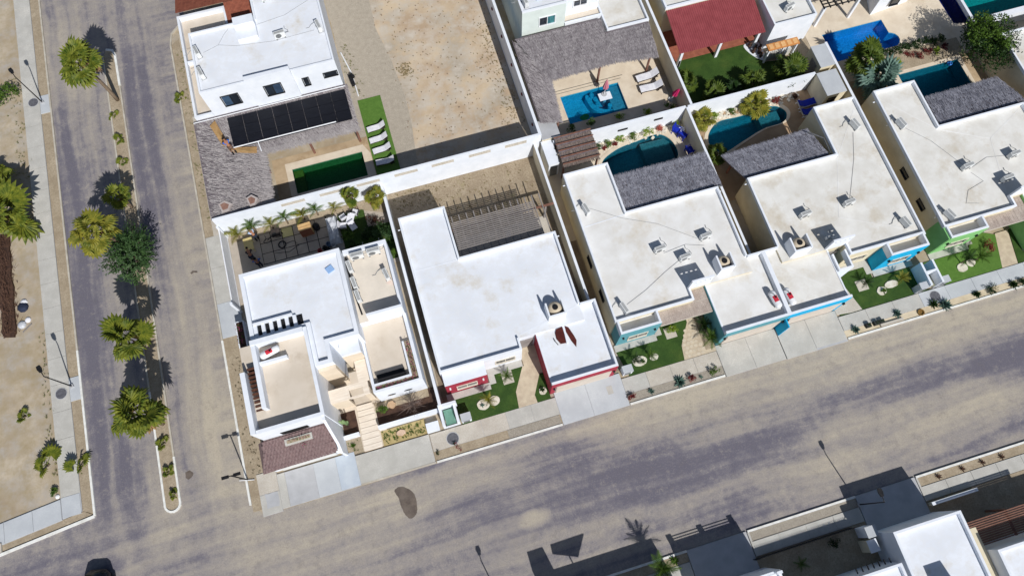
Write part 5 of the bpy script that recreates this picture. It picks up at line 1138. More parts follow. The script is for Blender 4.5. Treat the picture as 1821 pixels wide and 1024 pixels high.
# ---- corner house planting
BOUG = [(-16.2, 21.2, 1.35, .3, .35, .3, 45), (-16.25, 20.3, 1.3, .3, .4, .3, 45), (-16.15, 19.4, 1.25, .28, .4, .28, 40), (-16.2, 18.6, 1.2, .3, .4, .3, 40)]
def boug(label, blobs, seed, dens=1.0, size=.06):
    t = thing('bougainvillea', label, 'bougainvillea', (blobs[0][0], blobs[0][1], blobs[0][2]), 'bougainvilleas')
    leaves([b_[:6] + (int(b_[6] * dens),) for b_ in blobs], size, seed).build('foliage', LF_MID, t)
    leaves([(b_[0], b_[1], b_[2] + .06) + b_[3:6] + (int(b_[6] * dens * .8),) for b_ in blobs], size, seed + 1).build('bracts', LF_BOUG, t)
    return t
boug('purple bougainvillea in the tall planter by the avenue', BOUG, 1)
boug('bougainvillea along the right planter of the corner house terrace', [(-3.62, 15.5 - k * .45, 3.5, .2, .3, .18, 24) for k in range(6)], 3)
boug('bougainvillea along the front planter of the corner house terrace', [(-6.4 + k * .5, 12.97, 3.45, .3, .18, .15, 20) for k in range(6)], 5)
boug('trailing bougainvillea in the planter box over the tile eave', [(-13.5 + k * .45, 10.95, 3.5, .28, .15, .12, 9) for k in range(4)] + [(-12.6, 10.5, 3.3, .2, .2, .15, 14)], 7, .8)
c = thing('cactus', 'tall forked cactus beside the entrance steps', 'cactus', (-9.85, 11.7, 0)); CACT = M('cactus_skin', (134, 156, 110), (110, 134, 90), 3, stretch=(1, 1, .2))
MB().tube([(-9.85, 11.7, 0), (-9.85, 11.7, .8), (-9.88, 11.72, 1.7)], [.13, .13, .09], 9).build('stem', CACT, c, True)
MB().tube([(-9.85, 11.7, .5), (-10.1, 11.75, .7), (-10.15, 11.8, 1.5)], [.09, .09, .06], 8).build('arm', CACT, c, True); MB().tube([(-9.85, 11.7, .6), (-9.65, 11.65, .8), (-9.6, 11.65, 1.4)], [.08, .08, .05], 8).build('arm', CACT, c, True)
shrub('yellow-green shrub at the foot of the entrance steps', -7.0, 11.9, .09, .55, .8, LF_MID, 21, 30, 9, .08)
t = thing('bare_tree', 'leafless twiggy tree in the front bed of the corner house', 'tree', (-4.6, 11.6, 0)); br = MB().tube([(-4.6, 11.6, 0), (-4.55, 11.6, .9)], [.06, .05], 6); rr = random.Random(5)
for i in range(34):
    a = rr.uniform(0, 6.28); e = rr.uniform(.2, 1.1); l = rr.uniform(.8, 1.7); d = Vector((math.cos(a) * math.cos(e), math.sin(a) * math.cos(e) * .7, math.sin(e))); p = Vector((-4.55, 11.6, rr.uniform(.5, .9))); q = p + d * l * .5 + Vector((0, 0, .1)); br.tube([p, q, p + d * l], [.022, .016, .008], 4)
    for j in range(2):
        w = Vector((rr.gauss(0, 1), rr.gauss(0, 1), rr.gauss(0, .5))).normalized() * .45; br.tube([q, q + w], [.012, .006], 3)
br.build('trunk', M('grey_bark', (128, 112, 104), (98, 84, 78), 5), t)
rr = random.Random(17); wd = MB()
for x0, x1, y0, y1, n in ((-7.4, -4.2, 9.35, 10.3, 130), (-10.1, -9.2, 9.4, 10.3, 8)):
    for i in range(n):
        x = rr.uniform(x0, x1); y = rr.uniform(y0, y1)
        for j in range(9):
            a = rr.uniform(0, 6.28); l = rr.uniform(.06, .15); wd.add([(x, y, .09), (x + .035, y + .01, .1), (x + math.cos(a) * l, y + math.sin(a) * l, .09 + l * .8)], [(0, 1, 2)])
w_ = stuff(wd.build('ground_cover', LF_MID)); tag(w_, 'low green ground cover in the front beds of the corner house', 'ground cover')
agave('small agave in the square bed beside the steps', -9.75, 9.95, .09, .35, LF_MID, 16, 2, group='agaves in beds')
tag(MB().prism(wob(ell(-6.0, 9.85, .38, .22, 12), .04, .2, 1), .09, .24).build('boulder', M('pink_boulder', (212, 184, 160), (192, 164, 142), 3, bmp=.3)), 'pale boulder in the front bed of the corner house', 'boulder')
tag(MB().prism(wob(ell(-6.2, 12.15, .32, .28, 12), .04, .2, 2), .09, .36).build('boulder', M('tan_boulder', (196, 166, 134), (176, 146, 116), 3, bmp=.3)), 'tan boulder in the dark bed below the oval windows', 'boulder')
# palms in the patio flower bed along the rear wall
for i, (x, y, h, n, s, lb) in enumerate([(-15.2, 29.55, .5, 10, .95, 'feather palm in the left corner of the patio bed'), (-13.7, 29.6, 1.2, 10, .85, 'second feather palm from the avenue in the patio bed'), (-12.3, 29.6, .7, 9, .85, 'third feather palm from the avenue in the patio bed'), (-11.0, 29.65, 1.1, 9, .85, 'fourth feather palm from the avenue in the patio bed'),
                                            (-9.6, 29.65, .7, 10, .95, 'bushiest feather palm in the middle of the patio bed'), (-8.4, 29.7, .9, 9, .9, 'feather palm behind the wrapped furniture'), (-6.9, 29.65, .5, 9, .7, 'last small feather palm in the patio bed')]):
    feather_palm(lb, x, y, h, n, 'y' if i % 2 == 0 else 'g', s, i, .1, 'feather palms along the rear wall')
fan_palm('thick-trunked fan palm against the rear wall of the patio', -5.1, 29.3, 2.6, 12, 'g', .6, 60, (-.1, .1))
fan_palm('fan palm in the right corner of the patio bed', -3.3, 28.9, 2.2, 14, 'y', .7, 61)
shrub('reddish brown shrub in the right corner of the patio', -3.9, 27.7, .05, .75, .7, leafmat('brown_leaf', (110, 74, 58), (76, 48, 40), 4), 31, 30, 9, .09)
shrub('pale green shrub beside the side wall in the patio', -3.5, 26.0, .05, 1.0, 1.9, LF_TREE, 32, 60, 14, .1)
shrub('dark rounded shrub in the shaded lawn of the corner house, left', -6.0, 25.6, .05, .8, 1.0, LF_DARK, 34, 50, 12, .1)
shrub('dark rounded shrub in the shaded lawn of the corner house, right', -4.6, 26.6, .05, .8, 1.1, LF_DARK, 35, 50, 12, .1)
shrub('light tufted shrub at the edge of the patio turf', -6.4, 26.9, .05, .6, .7, LF_MID, 36, 40, 10, .08)
shrub('narrow hedge plant between the east wing and the side wall', -2.9, 24.2, .02, .4, 1.8, LF_MID, 33, 40, 10, .08)
# ---- street front planting
FLAG2 = M('pale_flagstone', (212, 200, 180), (194, 180, 158), 2.5, bmp=.2)
def ring_bed(label, cx, cy, rx, ry, mat=STONE):
    return tag(MB().prism(wob(ell(cx, cy, rx, ry, 16), .02, .3, int(cx * 7)), .1, .17).build('stone_bed', mat), label, 'stone bed')
struct(MB().prism([(-1.75, 11.15), (-1.25, 9.1), (3.26, 9.1), (3.4, 10.4), (4.47, 12.2), (2.15, 12.2), (2.15, 11.5), (1.65, 11.5), (1.65, 11.15)], 0, .1).build('lawn_crimson_house', TURF))
struct(MB().prism([(4.8, 9.12), (5.9, 9.12), (5.9, 11.2), (5.6, 11.25), (4.76, 9.75)], 0, .1).build('lawn_crimson_corner', TURF))
struct(MB().prism([(3.27, 9.1), (4.79, 9.1), (4.75, 9.74), (5.62, 11.3), (5.92, 11.3), (5.92, 13.68), (4.6, 13.68), (4.6, 12.21), (4.48, 12.21), (3.41, 10.4)], 0, .108).build('path_crimson_house', FLAG))
struct(MB().box(2.66, 3.52, 11.17, 12.17, .1, .14).build('planting_square_crimson', CONC3))
ring_bed('left round white stone bed on the crimson house lawn', .68, 10.15, .5, .42); ring_bed('right round white stone bed on the crimson house lawn', 1.6, 10.2, .42, .38); ring_bed('small white stone bed beside the crimson garage', 5.45, 9.85, .3, .3)
feather_palm('small palm between the white stone beds of the crimson house', 1.15, 10.15, 1.0, 12, 'y', .62, 80, .1, 'front garden palms')
agave('grey rosette in the left stone bed of the crimson house', .6, 10.1, .17, .26, LF_AGAVE, 16, 5, group='agaves in beds'); agave('dark rosette in the small bed by the crimson garage', 5.42, 9.95, .17, .32, LF_DARK, 18, 6, group='agaves in beds')
feather_palm('cycad-like palm in the square bed of the crimson house', 3.05, 11.7, .3, 14, 'g', .55, 81, .14, 'front garden palms')
tag(MB().lathe(-.75, 9.65, [(.02, .1), (.1, .13), (.2, .3), (.21, .34)], 12).build('hose_reel', M('green_plastic', (40, 150, 110), (30, 132, 94), 4, rough=.4)), 'round green hose reel on the crimson house lawn', 'hose reel')
struct(MB().prism([(12.0, 11.15), (12.4, 9.02), (17.0, 9.02), (17.2, 10.2), (18.3, 11.9), (18.3, 12.7), (15.55, 12.7), (15.55, 11.15)], 0, .1).build('lawn_teal_house', TURF))
struct(MB().prism([(17.01, 9.02), (19.75, 9.02), (19.75, 13.68), (18.31, 13.68), (18.31, 11.9), (17.21, 10.2)], 0, .105).build('path_teal_house', FLAG))
rr = random.Random(23); i = 0
for iy in range(9):
    for ix in range(7):
        y = 9.2 + iy * .34 + rr.uniform(-.04, .04); x = 17.2 + ix * .36 + (.18 if iy % 2 else 0) + rr.uniform(-.04, .04)
        if x < 17.25 + max(0, (y - 10.2) * .62) or x > 18.85: continue
        i += 1; MB().prism(wob(ell(x, y, .155, .14, 7, rr.random()), .012, .1, i), .105, .114 + rr.uniform(0, .006)).build('flagstone', FLAG2, bpy.data.objects['path_teal_house'])
struct(MB().box(16.25, 17.15, 11.0, 11.9, .1, .14).build('planting_square_teal', CONC3)); struct(MB().box(18.95, 19.74, 9.3, 12.4, .105, .13).build('side_bed_teal', SOIL))
ring_bed('left pale stone bed on the teal house lawn', 13.55, 9.95, .6, .4); ring_bed('right pale stone bed on the teal house lawn', 14.75, 9.95, .35, .3)
shrub('round lime shrub in the square bed of the teal house', 16.8, 11.6, .14, .5, .8, LF_LIME, 41, 60, 12, .06)
feather_palm('dark palm on the left of the teal house lawn', 13.1, 10.0, .5, 14, 'd', .55, 82, .1, 'front garden palms'); feather_palm('light green palm between the stone beds of the teal house', 14.4, 10.0, .7, 12, 'g', .5, 83, .1, 'front garden palms'); agave('spiky rosette in the left stone bed of the teal house', 13.75, 9.85, .17, .3, LF_MID, 16, 8, group='agaves in beds')
feather_palm('palm beside the teal garage wall, farther from the street', 19.3, 11.2, .6, 16, 'd', .75, 84, .1, 'front garden palms'); feather_palm('palm beside the teal garage wall, nearer the street', 19.45, 10.0, .7, 16, 'g', .8, 85, .1, 'front garden palms')
agave('blue-grey agave in the gravel verge of the teal house, largest', 16.0, 7.45, .08, .62, LF_AGAVE, 34, 10); agave('small grey agave in the gravel verge of the teal house', 13.6, 7.4, .08, .36, LF_AGAVE, 22, 11); agave('thin pale plant in the gravel verge of the teal house', 17.75, 7.35, .08, .25, LF_BLUEP, 14, 12)
shrub('dark red shrub at the left end of the teal house verge', 11.95, 7.35, .08, .36, .55, LF_RED, 51, 36, 9, .06); shrub('red shrub in the middle of the teal house verge', 17.0, 7.45, .08, .36, .6, LF_RED, 52, 36, 9, .06); shrub('green and pink shrub at the right end of the teal house verge', 18.9, 7.45, .08, .45, .6, LF_MID, 53, 36, 9, .06)
struct(MB().prism([(31.6, 12.3), (30.4, 9.1), (30.5, 8.85), (32.45, 8.85), (38.6, 8.85), (37.7, 9.0), (37.7, 11.1), (34.4, 11.1), (34.4, 12.7), (31.6, 12.7)], 0, .1).build('lawn_blue_house', TURF))
struct(MB().prism([(30.2, 9.0), (31.4, 8.86), (32.4, 8.86), (31.6, 12.0), (30.2, 12.0)], 0, .112).build('path_blue_house', CONC3))
struct(MB().box(32.8, 33.7, 10.3, 11.2, .1, .14).build('planting_square_blue', CONC3)); ring_bed('left lobe of the curved stone bed on the blue house lawn', 34.6, 9.85, .4, .36); ring_bed('right lobe of the curved stone bed on the blue house lawn', 35.6, 10.15, .6, .3)
feather_palm('reddish palm in the square bed of the blue house', 33.4, 10.8, .4, 14, 'd', .5, 86, .1, 'front garden palms'); feather_palm('palm at the right lobe of the blue house stone bed', 36.3, 10.3, .5, 14, 'y', .55, 87, .1, 'front garden palms'); agave('spiky rosette in the left lobe of the blue house bed', 34.7, 9.8, .17, .36, LF_MID, 20, 13, group='agaves in beds')
struct(MB().prism([(39.0, 11.1), (39.9, 8.85), (45.1, 8.85), (46.0, 11.7), (44.2, 12.6), (43.2, 11.1)], 0, .1).build('lawn_green_house', TURFB)); struct(MB().prism([(45.11, 8.85), (46.55, 8.85), (47.2, 11.8), (46.02, 11.8)], 0, .108).build('path_green_house', FLAG)); struct(MB().prism([(46.6, 8.85), (49.5, 8.85), (49.5, 12.5), (47.3, 11.8)], 0, .1).build('lawn_green_right', TURF))
ring_bed('left white stone bed on the light green house lawn', 41.9, 9.8, .45, .38); ring_bed('right white stone bed on the light green house lawn', 42.8, 10.0, .4, .34); ring_bed('white stone bed beyond the path of the light green house', 47.8, 9.8, .3, .4)
feather_palm('dark palm over the left stone bed of the light green house', 42.0, 10.2, .8, 14, 'd', .7, 88, .1, 'front garden palms'); feather_palm('palm over the right stone bed of the light green house', 43.2, 10.1, .7, 14, 'g', .75, 89, .1, 'front garden palms'); shrub('reddish shrub against the front of the light green house', 44.6, 10.9, .1, .7, .6, LF_RED, 54, 36, 10, .07)
for i, (x, y, r, mt, lb) in enumerate([(31.1, 7.45, .5, LF_AGAVE, 'added agave in place of a spiky shadow nearest the blue house driveway'), (34.9, 7.7, .5, LF_AGAVE, 'added agave in place of a spiky shadow in the middle of the blue house verge'), (39.0, 7.25, .72, LF_AGAVE, 'large blue-grey agave beside the manhole in front of the blue house'), (38.1, 7.6, .55, LF_DARK, 'dark agave tucked behind the large one by the manhole'),  # first two agaves are added where only spiky shadows lie
                                       (41.9, 7.35, .45, LF_DARK, 'dark agave in the light green house verge'), (45.2, 7.25, .55, LF_DARK, 'dark agave near the right end of the verge')]):
    agave(lb, x, y, .08, r, mt, 30, 60 + i)
shrub('low dark shrub in the light green house verge', 43.2, 7.4, .07, .55, .4, LF_DARK, 55, 40, 10, .06); shrub('low dark shrub at the right end of the light green house verge', 46.0, 7.3, .07, .6, .4, LF_DARK, 56, 40, 10, .06)
tag(MB().box(33.2, 35.2, 7.08, 7.28, .07, .22).build('edging_beam', CONC3), 'pale edging beam in the blue house verge', 'beam')
for i, (x, lb) in enumerate([(32.2, 'dark block pot nearest the driveway in the blue house verge'), (32.9, 'middle dark block pot in the blue house verge'), (33.35, 'right dark block pot in the blue house verge')]):
    t = thing('plant_pot', lb, 'plant pot', (x, 7.45, .07)); MB().box(x - .2, x + .2, 7.28, 7.62, .07, .4).build('pot', M('dark_pot', (60, 62, 60), (46, 48, 46), 4), t); leaves([(x, 7.45, .48, .18, .15, .1, 20)], .06, i).build('plant', LF_DARK, t)
tag(MB().lathe(36.85, 7.25, [(.28, .07), (.28, .2), (.2, .2), (.2, .1)], 12).build('ring_planter', M('ochre_ring', (140, 110, 60), (120, 92, 48), 4)), 'small ochre ring in the sand by the blue house', 'ring')
t = thing('flower_cluster', 'reddish flowering plant beside the manhole at the crimson house', 'plant', (-2.1, 7.5, .07)); leaves([(-2.15, 7.65, .3, .2, .3, .2, 40), (-1.95, 7.3, .2, .15, .2, .12, 20)], .06, 9).build('foliage', LF_RED, t); leaves([(-2.3, 7.85, .3, .15, .15, .15, 20)], .06, 19).build('dark_leaves', LF_DARK, t)
shrub('little dark weed at the left end of the crimson house verge', -3.7, 7.6, .07, .22, .25, LF_DARK, 57, 14, 6, .05)
# manholes
def manhole(label, x, y, r=.45, z=.125):
    t = thing('manhole_cover', label, 'manhole', (x, y, z), 'manhole covers'); MB().cyl(x, y, z, z + .012, r, r, 24).build('lid', IRON, t)
    f = MB(); f.prism(ell(x, y, r * 1.12, r * 1.12, 24), z, z + .008, [list(reversed(ell(x, y, r * 1.005, r * 1.005, 24)))]); f.build('rim', CONC4, t)
manhole('round manhole cover in front of the crimson house meter niche', -2.29, 8.3); manhole('round manhole cover on the west pavement by the lower lamp', -30.85, 20.4, .42, .114); manhole('round manhole cover on the west pavement by the upper lamp', -30.75, 47.85, .42, .114); manhole('round manhole cover in front of the bright blue house', 38.6, 8.2, .42)
struct(MB().box(-36.9, -36.1, 9.75, 10.4, 0, .2).build('drain_box', CONC3))
# ---- backyards: tropical gardens
for i, (x, y, h, n, s, k, lb) in enumerate([(26.2, 32.7, .8, 12, .75, 'g', 'fan palm in the left corner of the lawn'), (27.8, 30.9, .8, 14, .85, 'g', 'spreading palm at the bottom left of the lawn'), (29.7, 30.8, .9, 12, .7, 'd', 'added dark palm in place of a shadow between two greener ones at the lawn edge'), (31.7, 30.9, .9, 14, .85, 'g', 'palm at the bottom middle of the lawn'),  # the dark palm is added foliage standing in for a shadow
                                            (31.0, 28.95, .9, 16, .9, 'y', 'yellowish palm against the wall above the blue house pool'), (35.0, 31.0, 1.4, 15, .95, 'y', 'palm at the right end of the lawn'), (26.0, 28.6, 1.0, 14, .75, 'y', 'palm in the left corner of the blue house pool garden'), (26.0, 25.2, .9, 10, .7, 'y', 'low palm beside the silvery palapa'),
                                            (41.5, 29.5, 2.4, 20, 1.3, 'g', 'large palm overhanging the deep blue pool'), (42.2, 27.7, 1.4, 18, 1.4, 'b', 'silver-blue palm behind the light green house')]):
    fan_palm(lb, x, y, h, n + 3, 'h' if k in 'gy' and i not in (4, 6) else k, s, 100 + i, group='garden palms')
t = thing('garden_tree', 'large dense tree beside the teal pool at the upper right', 'tree', (52.6, 28.6, 0)); MB().tube([(52.6, 28.6, 0), (52.4, 28.5, 1.6), (52.0, 28.4, 3.0)], [.2, .16, .08], 8).tube([(52.4, 28.5, 1.6), (53.4, 29, 3.0)], [.1, .05], 6).build('trunk', BARK, t)
leaves(clumps(52.0, 28.0, 3.2, 2.8, 3.2, 1.5, 60, 110, 77, .34), .13, 77).build('crown', LF_DARK, t); leaves(clumps(51.8, 28.0, 4.2, 2.5, 2.8, .8, 30, 60, 78, .26), .12, 78).build('sunlit_leaves', LF_MID, t)  # paler leaf colour on top paints sunlight onto the crown
shrub('dense tree crown above the bright blue house garden palms', 35.1, 30.2, .05, 1.1, 2.2, LF_DARK, 61, 70, 16, .1, 'garden_tree', 'tree')
for i in range(9): shrub('dark hedge shrub number %s along the deep blue pool' % ['one', 'two', 'three', 'four', 'five', 'six', 'seven', 'eight', 'nine'][i] if False else ['dark hedge shrub closest to the large palm', 'dark hedge shrub second from the large palm', 'dark hedge shrub third from the large palm', 'dark hedge shrub fourth from the large palm', 'dark hedge shrub below the spa end', 'dark hedge shrub just right of the spa end', 'dark hedge shrub third from the dense tree', 'dark hedge shrub second from the dense tree', 'dark hedge shrub touching the dense tree'][i], 44.6 + i * .72, 30.75 - (i % 2) * .12, .05, .55, .9, LF_DARK, 200 + i, 40, 9, .08, group='hedge shrubs along the far pool')
for i, (x, mt, lb) in enumerate([(45.6, LF_LIME, 'lime plant in the far planting bed'), (46.9, LF_RED, 'red plant in the far planting bed, left'), (47.8, LF_RED, 'red plant in the far planting bed, middle'), (48.7, LF_RED, 'red plant in the far planting bed, right'), (49.6, LF_LIME, 'yellow-green plant in the far planting bed'), (50.6, leafmat('maroon_leaf', (92, 30, 40), (66, 20, 30), 4), 'maroon shrub beside the teal pool corner')]):
    shrub(lb, x, 29.6 + .3 * (i % 2), .09, .5, .5, mt, 220 + i, 34, 8, .07)
for i, (x, y, r, mt, lb) in enumerate([(16.4, 29.1, .5, LF_TREE, 'grey-green cactus shrub beside the thatched pergola'), (17.4, 29.1, .5, LF_MID, 'green shrub behind the teal house pool, left'), (17.0, 28.7, .3, LF_RED, 'red shrub at the left of the teal house pool'), (18.0, 28.85, .32, LF_RED, 'red shrub second at the teal house pool'), (18.6, 29.15, .5, LF_LIME, 'lime shrub behind the teal house pool'),
                                       (19.7, 29.15, .55, LF_MID, 'green shrub behind the middle of the teal house pool'), (21.1, 29.2, .6, LF_LIME, 'bright shrub right of the middle behind the teal house pool'), (22.3, 29.2, .5, leafmat('coral_leaf', (196, 110, 92), (160, 82, 72), 4), 'coral pink shrub behind the teal house pool'), (23.7, 29.15, .5, LF_LIME, 'lime shrub in the right corner of the teal house garden'),
                                       (14.8, 31.3, .55, LF_MID, 'green plant at the left below the bar pool'), (16.7, 31.4, .6, LF_MID, 'green plant below the middle of the bar pool'), (19.3, 31.3, .5, LF_LIME, 'lime plant below the right of the bar pool'), (21.9, 31.2, .45, LF_LIME, 'lime plant right of the bar pool deck line'), (24.0, 31.2, .6, LF_MID, 'green plant in the right corner of the bar pool terrace'),
                                       (27.6, 29.0, .4, LF_LIME, 'lime plant by the wall of the blue house garden'), (29.0, 29.0, .4, LF_MID, 'small green plant by the wall of the blue house garden'), (33.3, 29.0, .45, LF_RED, 'dull red plant by the wall of the blue house garden'), (35.2, 28.9, .4, LF_DRY, 'dry plant at the right of the blue house garden')]):
    shrub(lb, x, y, .04, r, r * 1.2, mt, 240 + i, 34, 9, .07)
rr = random.Random(31); wd = MB()
for x0, x1, y in ((16.2, 24.3, 29.2), (26.6, 35.5, 29.05)):
    for i in range(150): s = rr.uniform(.05, .16); wd.obox((rr.uniform(x0, x1), y + rr.gauss(0, .22), s * .5), s * 2, s * 1.5, s, rr.uniform(0, 3), rr.uniform(-.4, .4))
w_ = stuff(wd.build('rockery', STONE)); tag(w_, 'pale rocks edging the two kidney pool gardens', 'rocks')
for i, (x, lb) in enumerate([(26.6, 'dark shrub under the left corner palm of the lawn'), (28.8, 'dark shrub between the first two palms below the lawn'), (30.7, 'dark shrub between the middle palms below the lawn'), (33.2, 'dark shrub right of the middle palms below the lawn'), (34.3, 'dark shrub beside the tree crown below the lawn')]):
    shrub(lb, x, 30.2, .03, .7, .9, LF_DARK, 280 + i, 50, 10, .09, group='dark shrubs below the lawn')
# coping rims of kidney pools
for nm, P_, c_ in (('pool_rim_teal', P_KID3, (19.8, 27.1)), ('pool_rim_blue', P_KID4, (30.0, 27.2))):
    struct(MB().prism([(c_[0] + (p[0] - c_[0]) * 1.09, c_[1] + (p[1] - c_[1]) * 1.2) for p in P_], .04, .075, [P_]).build(nm, DECK))
struct(MB().prism([(44.5, 25.0), (51.6, 25.0), (51.6, 29.0), (44.5, 29.0)], .04, .075, [P_FIVE]).build('pool_rim_green', DECK))
struct(MB().box(14.5, 21.05, 35.58, 35.62, .041, .05).build('deck_joint', DARKGAP)); struct(MB().box(14.5, 20.8, 35.3, 35.33, .041, .05).build('deck_joint_inner', DARKGAP))
# ---- across the street
feather_palm('palm at the bottom edge left of the driveway', 9.6, -4.95, 1.7, 14, 'g', 1.15, 90, .05, 'palms across the street')
agave('spiky plant beside the bottom driveway', 10.95, -4.8, .07, .5, LF_MID, 18, 91, group='plants across the street')
for i, (x, y) in enumerate([(32.2, -4.9), (34.2, -4.9), (35.9, -4.9), (37.5, -4.95)]): agave(['thin dry plant nearest the driveway in the far verge', 'thin dry plant second in the far verge', 'thin dry plant third in the far verge', 'thin dry plant fourth in the far verge'][i], x, y, .07, .35, LF_DRY, 12, 95 + i, group='plants across the street')
feather_palm('small palm in the shaded yard at the bottom', 19.6, -7.6, .4, 10, 'g', .5, 99, .03, 'palms across the street'); shrub('dark shrub in the shaded yard at the bottom', 22.6, -7.0, .03, .5, .6, LF_DARK, 98)
# ---------------------------------------------------------------- street lamps
def lamp(label, x, y, h=4.0, rz=0, z=.11):
    t = thing('street_lamp', label, 'street lamp', (x, y, z), 'street lamps'); t.rotation_euler = (0, 0, rz)
    put('base', MB().box(-.14, .14, -.14, .14, 0, .12).mesh(CONC4), t, True); put('pole', MB().cyl(0, 0, .12, h, .055, .04, 8).tube([(0, 0, h - .05), (0, -.15, h + .02), (0, -.4, h + .05)], .035).mesh(BLACKM), t, True)
    hd = put('lamp_head', MB().prism([(-.13, -.95), (.13, -.95), (.17, -.7), (.1, -.38), (-.1, -.38), (-.17, -.7)], h, h + .12, bottom=True).mesh(BLACKM), t, True); put('lens', MB().box(-.1, .1, -.88, -.5, h - .02, h - .002).mesh(CUSH), hd, True)
lamp('street lamp on the upper west pavement', -29.95, 47.62, 3.9, R(200)); lamp('street lamp on the lower west pavement', -29.98, 20.75, 3.7, R(200)); lamp('street lamp in the shaded driveway across the street', 25.62, -5.05, 3.9, R(180)); lamp('street lamp below the bottom edge whose shadow falls on the road', -1.75, -4.9, 3.9, R(180))
t = thing('street_lamp', 'leaning street lamp with two dark heads beside the corner house kerb', 'street lamp', (-17.95, 9.75, .1)); put('pole', MB().tube([(0, 0, 0), (0, 0, 3.5)], .05, 8).mesh(BLACKM), t, True); put('cross_arm', MB().tube([(-.45, .05, 3.5), (.5, -.05, 3.5)], .04).mesh(BLACKM), t, True); put('lamp_head', MB().obox((-.42, 0, 3.52), .5, .22, .1).mesh(BLACKM), t, True); put('lamp_head', MB().obox((.42, 0, 3.52), .5, .22, .1).mesh(BLACKM), t, True); put('guy_bar', MB().tube([(-.6, .1, .05), (.5, -.15, .05)], .03).mesh(WHITEM), t, True)
# ---------------------------------------------------------------- furniture
def lounger_kit(cm, fm):
    leg = MB().box(-.03, .03, -.03, .03, 0, .28).mesh(fm)
    fr = MB().box(-.95, .95, -.33, -.27, .26, .32).box(-.95, .95, .27, .33, .26, .32).box(-.95, -.9, -.27, .27, .26, .32).mesh(fm)
    seat = MB(); prof = [(-.95, .33), (-.5, .36), (0, .33), (.35, .36), (.95, .78)]
    vs = [(x, s * .3, z) for x, z in prof for s in (-1, 1)] + [(x, s * .3, z + .08) for x, z in prof for s in (-1, 1)]; k = len(prof)
    fs = []
    for i in range(k - 1): fs += [(2 * i, 2 * i + 1, 2 * i + 3, 2 * i + 2), (10 + 2 * i, 10 + 2 * i + 2, 10 + 2 * i + 3, 10 + 2 * i + 1), (2 * i, 2 * i + 2, 12 + 2 * i, 10 + 2 * i), (2 * i + 1, 11 + 2 * i, 13 + 2 * i, 2 * i + 3)]
    fs += [(0, 10, 11, 1), (8, 9, 19, 18)]; seat.add(vs, fs)
    bk = MB().add([(.35, -.33, .3), (.35, .33, .3), (.98, .33, .74), (.98, -.33, .74), (.62, -.33, .0), (.62, .33, .0)], [(0, 1, 2, 3), (3, 2, 5, 4)]).mesh(fm)
    return [('frame', fr, None, []), ('cushion', seat.mesh(cm), None, []), ('back_support', bk, None, [])] + [('leg', leg, Matrix.Translation((x, y, 0)), []) for x in (-.85, .55) for y in (-.28, .28)]
LW = lounger_kit(CUSH, WICK); LB = lounger_kit(BLUEF, WHITEM)
for i, (x, y, lb) in enumerate([(-1.75, 36.45, 'white lounger on the turf strip farthest from the wall'), (-1.8, 35.3, 'second white lounger from the far end of the turf strip'), (-1.75, 34.2, 'third white lounger from the far end of the turf strip'), (-1.75, 32.95, 'white lounger on the turf strip in the shade of the wall')]): inst(LW, 'sun_lounger', lb, 'sun lounger', (x, y, .035), R(4 if i < 3 else -4), .85, 'white loungers on the turf strip')
inst(LW, 'sun_lounger', 'white lounger on the bar pool terrace, upper of the pair', 'sun lounger', (23.0, 34.6, .04), R(3), 1.05, 'loungers by the bar pool'); inst(LW, 'sun_lounger', 'white lounger on the bar pool terrace, lower of the pair', 'sun lounger', (22.95, 33.4, .04), R(-2), 1.05, 'loungers by the bar pool')
inst(LB, 'sun_lounger', 'blue lounger beside the blue house pool, upper of the pair', 'sun lounger', (35.8, 27.9, .04), R(182), 1.0, 'blue loungers'); inst(LB, 'sun_lounger', 'blue lounger beside the blue house pool, lower of the pair', 'sun lounger', (35.75, 27.0, .04), R(182), 1.0, 'blue loungers')
def parasol(label, x, y, z, mat, tilt=0):
    t = thing('closed_parasol', label, 'parasol', (x, y, z)); t.rotation_euler = (R(tilt), 0, R(20)); put('pole', MB().cyl(0, 0, 0, 2.2, .03, .03, 8).mesh(WHITEM), t, True); m = MB(); pr = [(.04, 2.25), (.14, 1.9), (.24, 1.35), (.28, 1.05)]
    for i in range(8):
        a0, a1, am = (2 * math.pi * (i + q) / 8 for q in (0, 1, .5))
        for (r0, z0), (r1, z1) in zip(pr, pr[1:]): m.add([(r0 * math.cos(a0), r0 * math.sin(a0), z0), (r0 * .7 * math.cos(am), r0 * .7 * math.sin(am), z0), (r0 * math.cos(a1), r0 * math.sin(a1), z0), (r1 * math.cos(a0), r1 * math.sin(a0), z1), (r1 * .7 * math.cos(am), r1 * .7 * math.sin(am), z1), (r1 * math.cos(a1), r1 * math.sin(a1), z1)], [(0, 3, 4, 1), (1, 4, 5, 2)])
    put('canopy', m.mesh(mat), t, True); put('foot', MB().cyl(0, 0, 0, .06, .25, .25, 14).mesh(CONC4), t, True)
parasol('closed magenta parasol by the right wall of the bar pool terrace', 24.4, 31.9, .04, PINKF, 12); parasol('closed striped pink parasol over the white swim-up table', 18.75, 34.0, .2, M('pink_striped_fabric', (214, 150, 160), (186, 96, 120), 6, stretch=(6, 6, 1)))
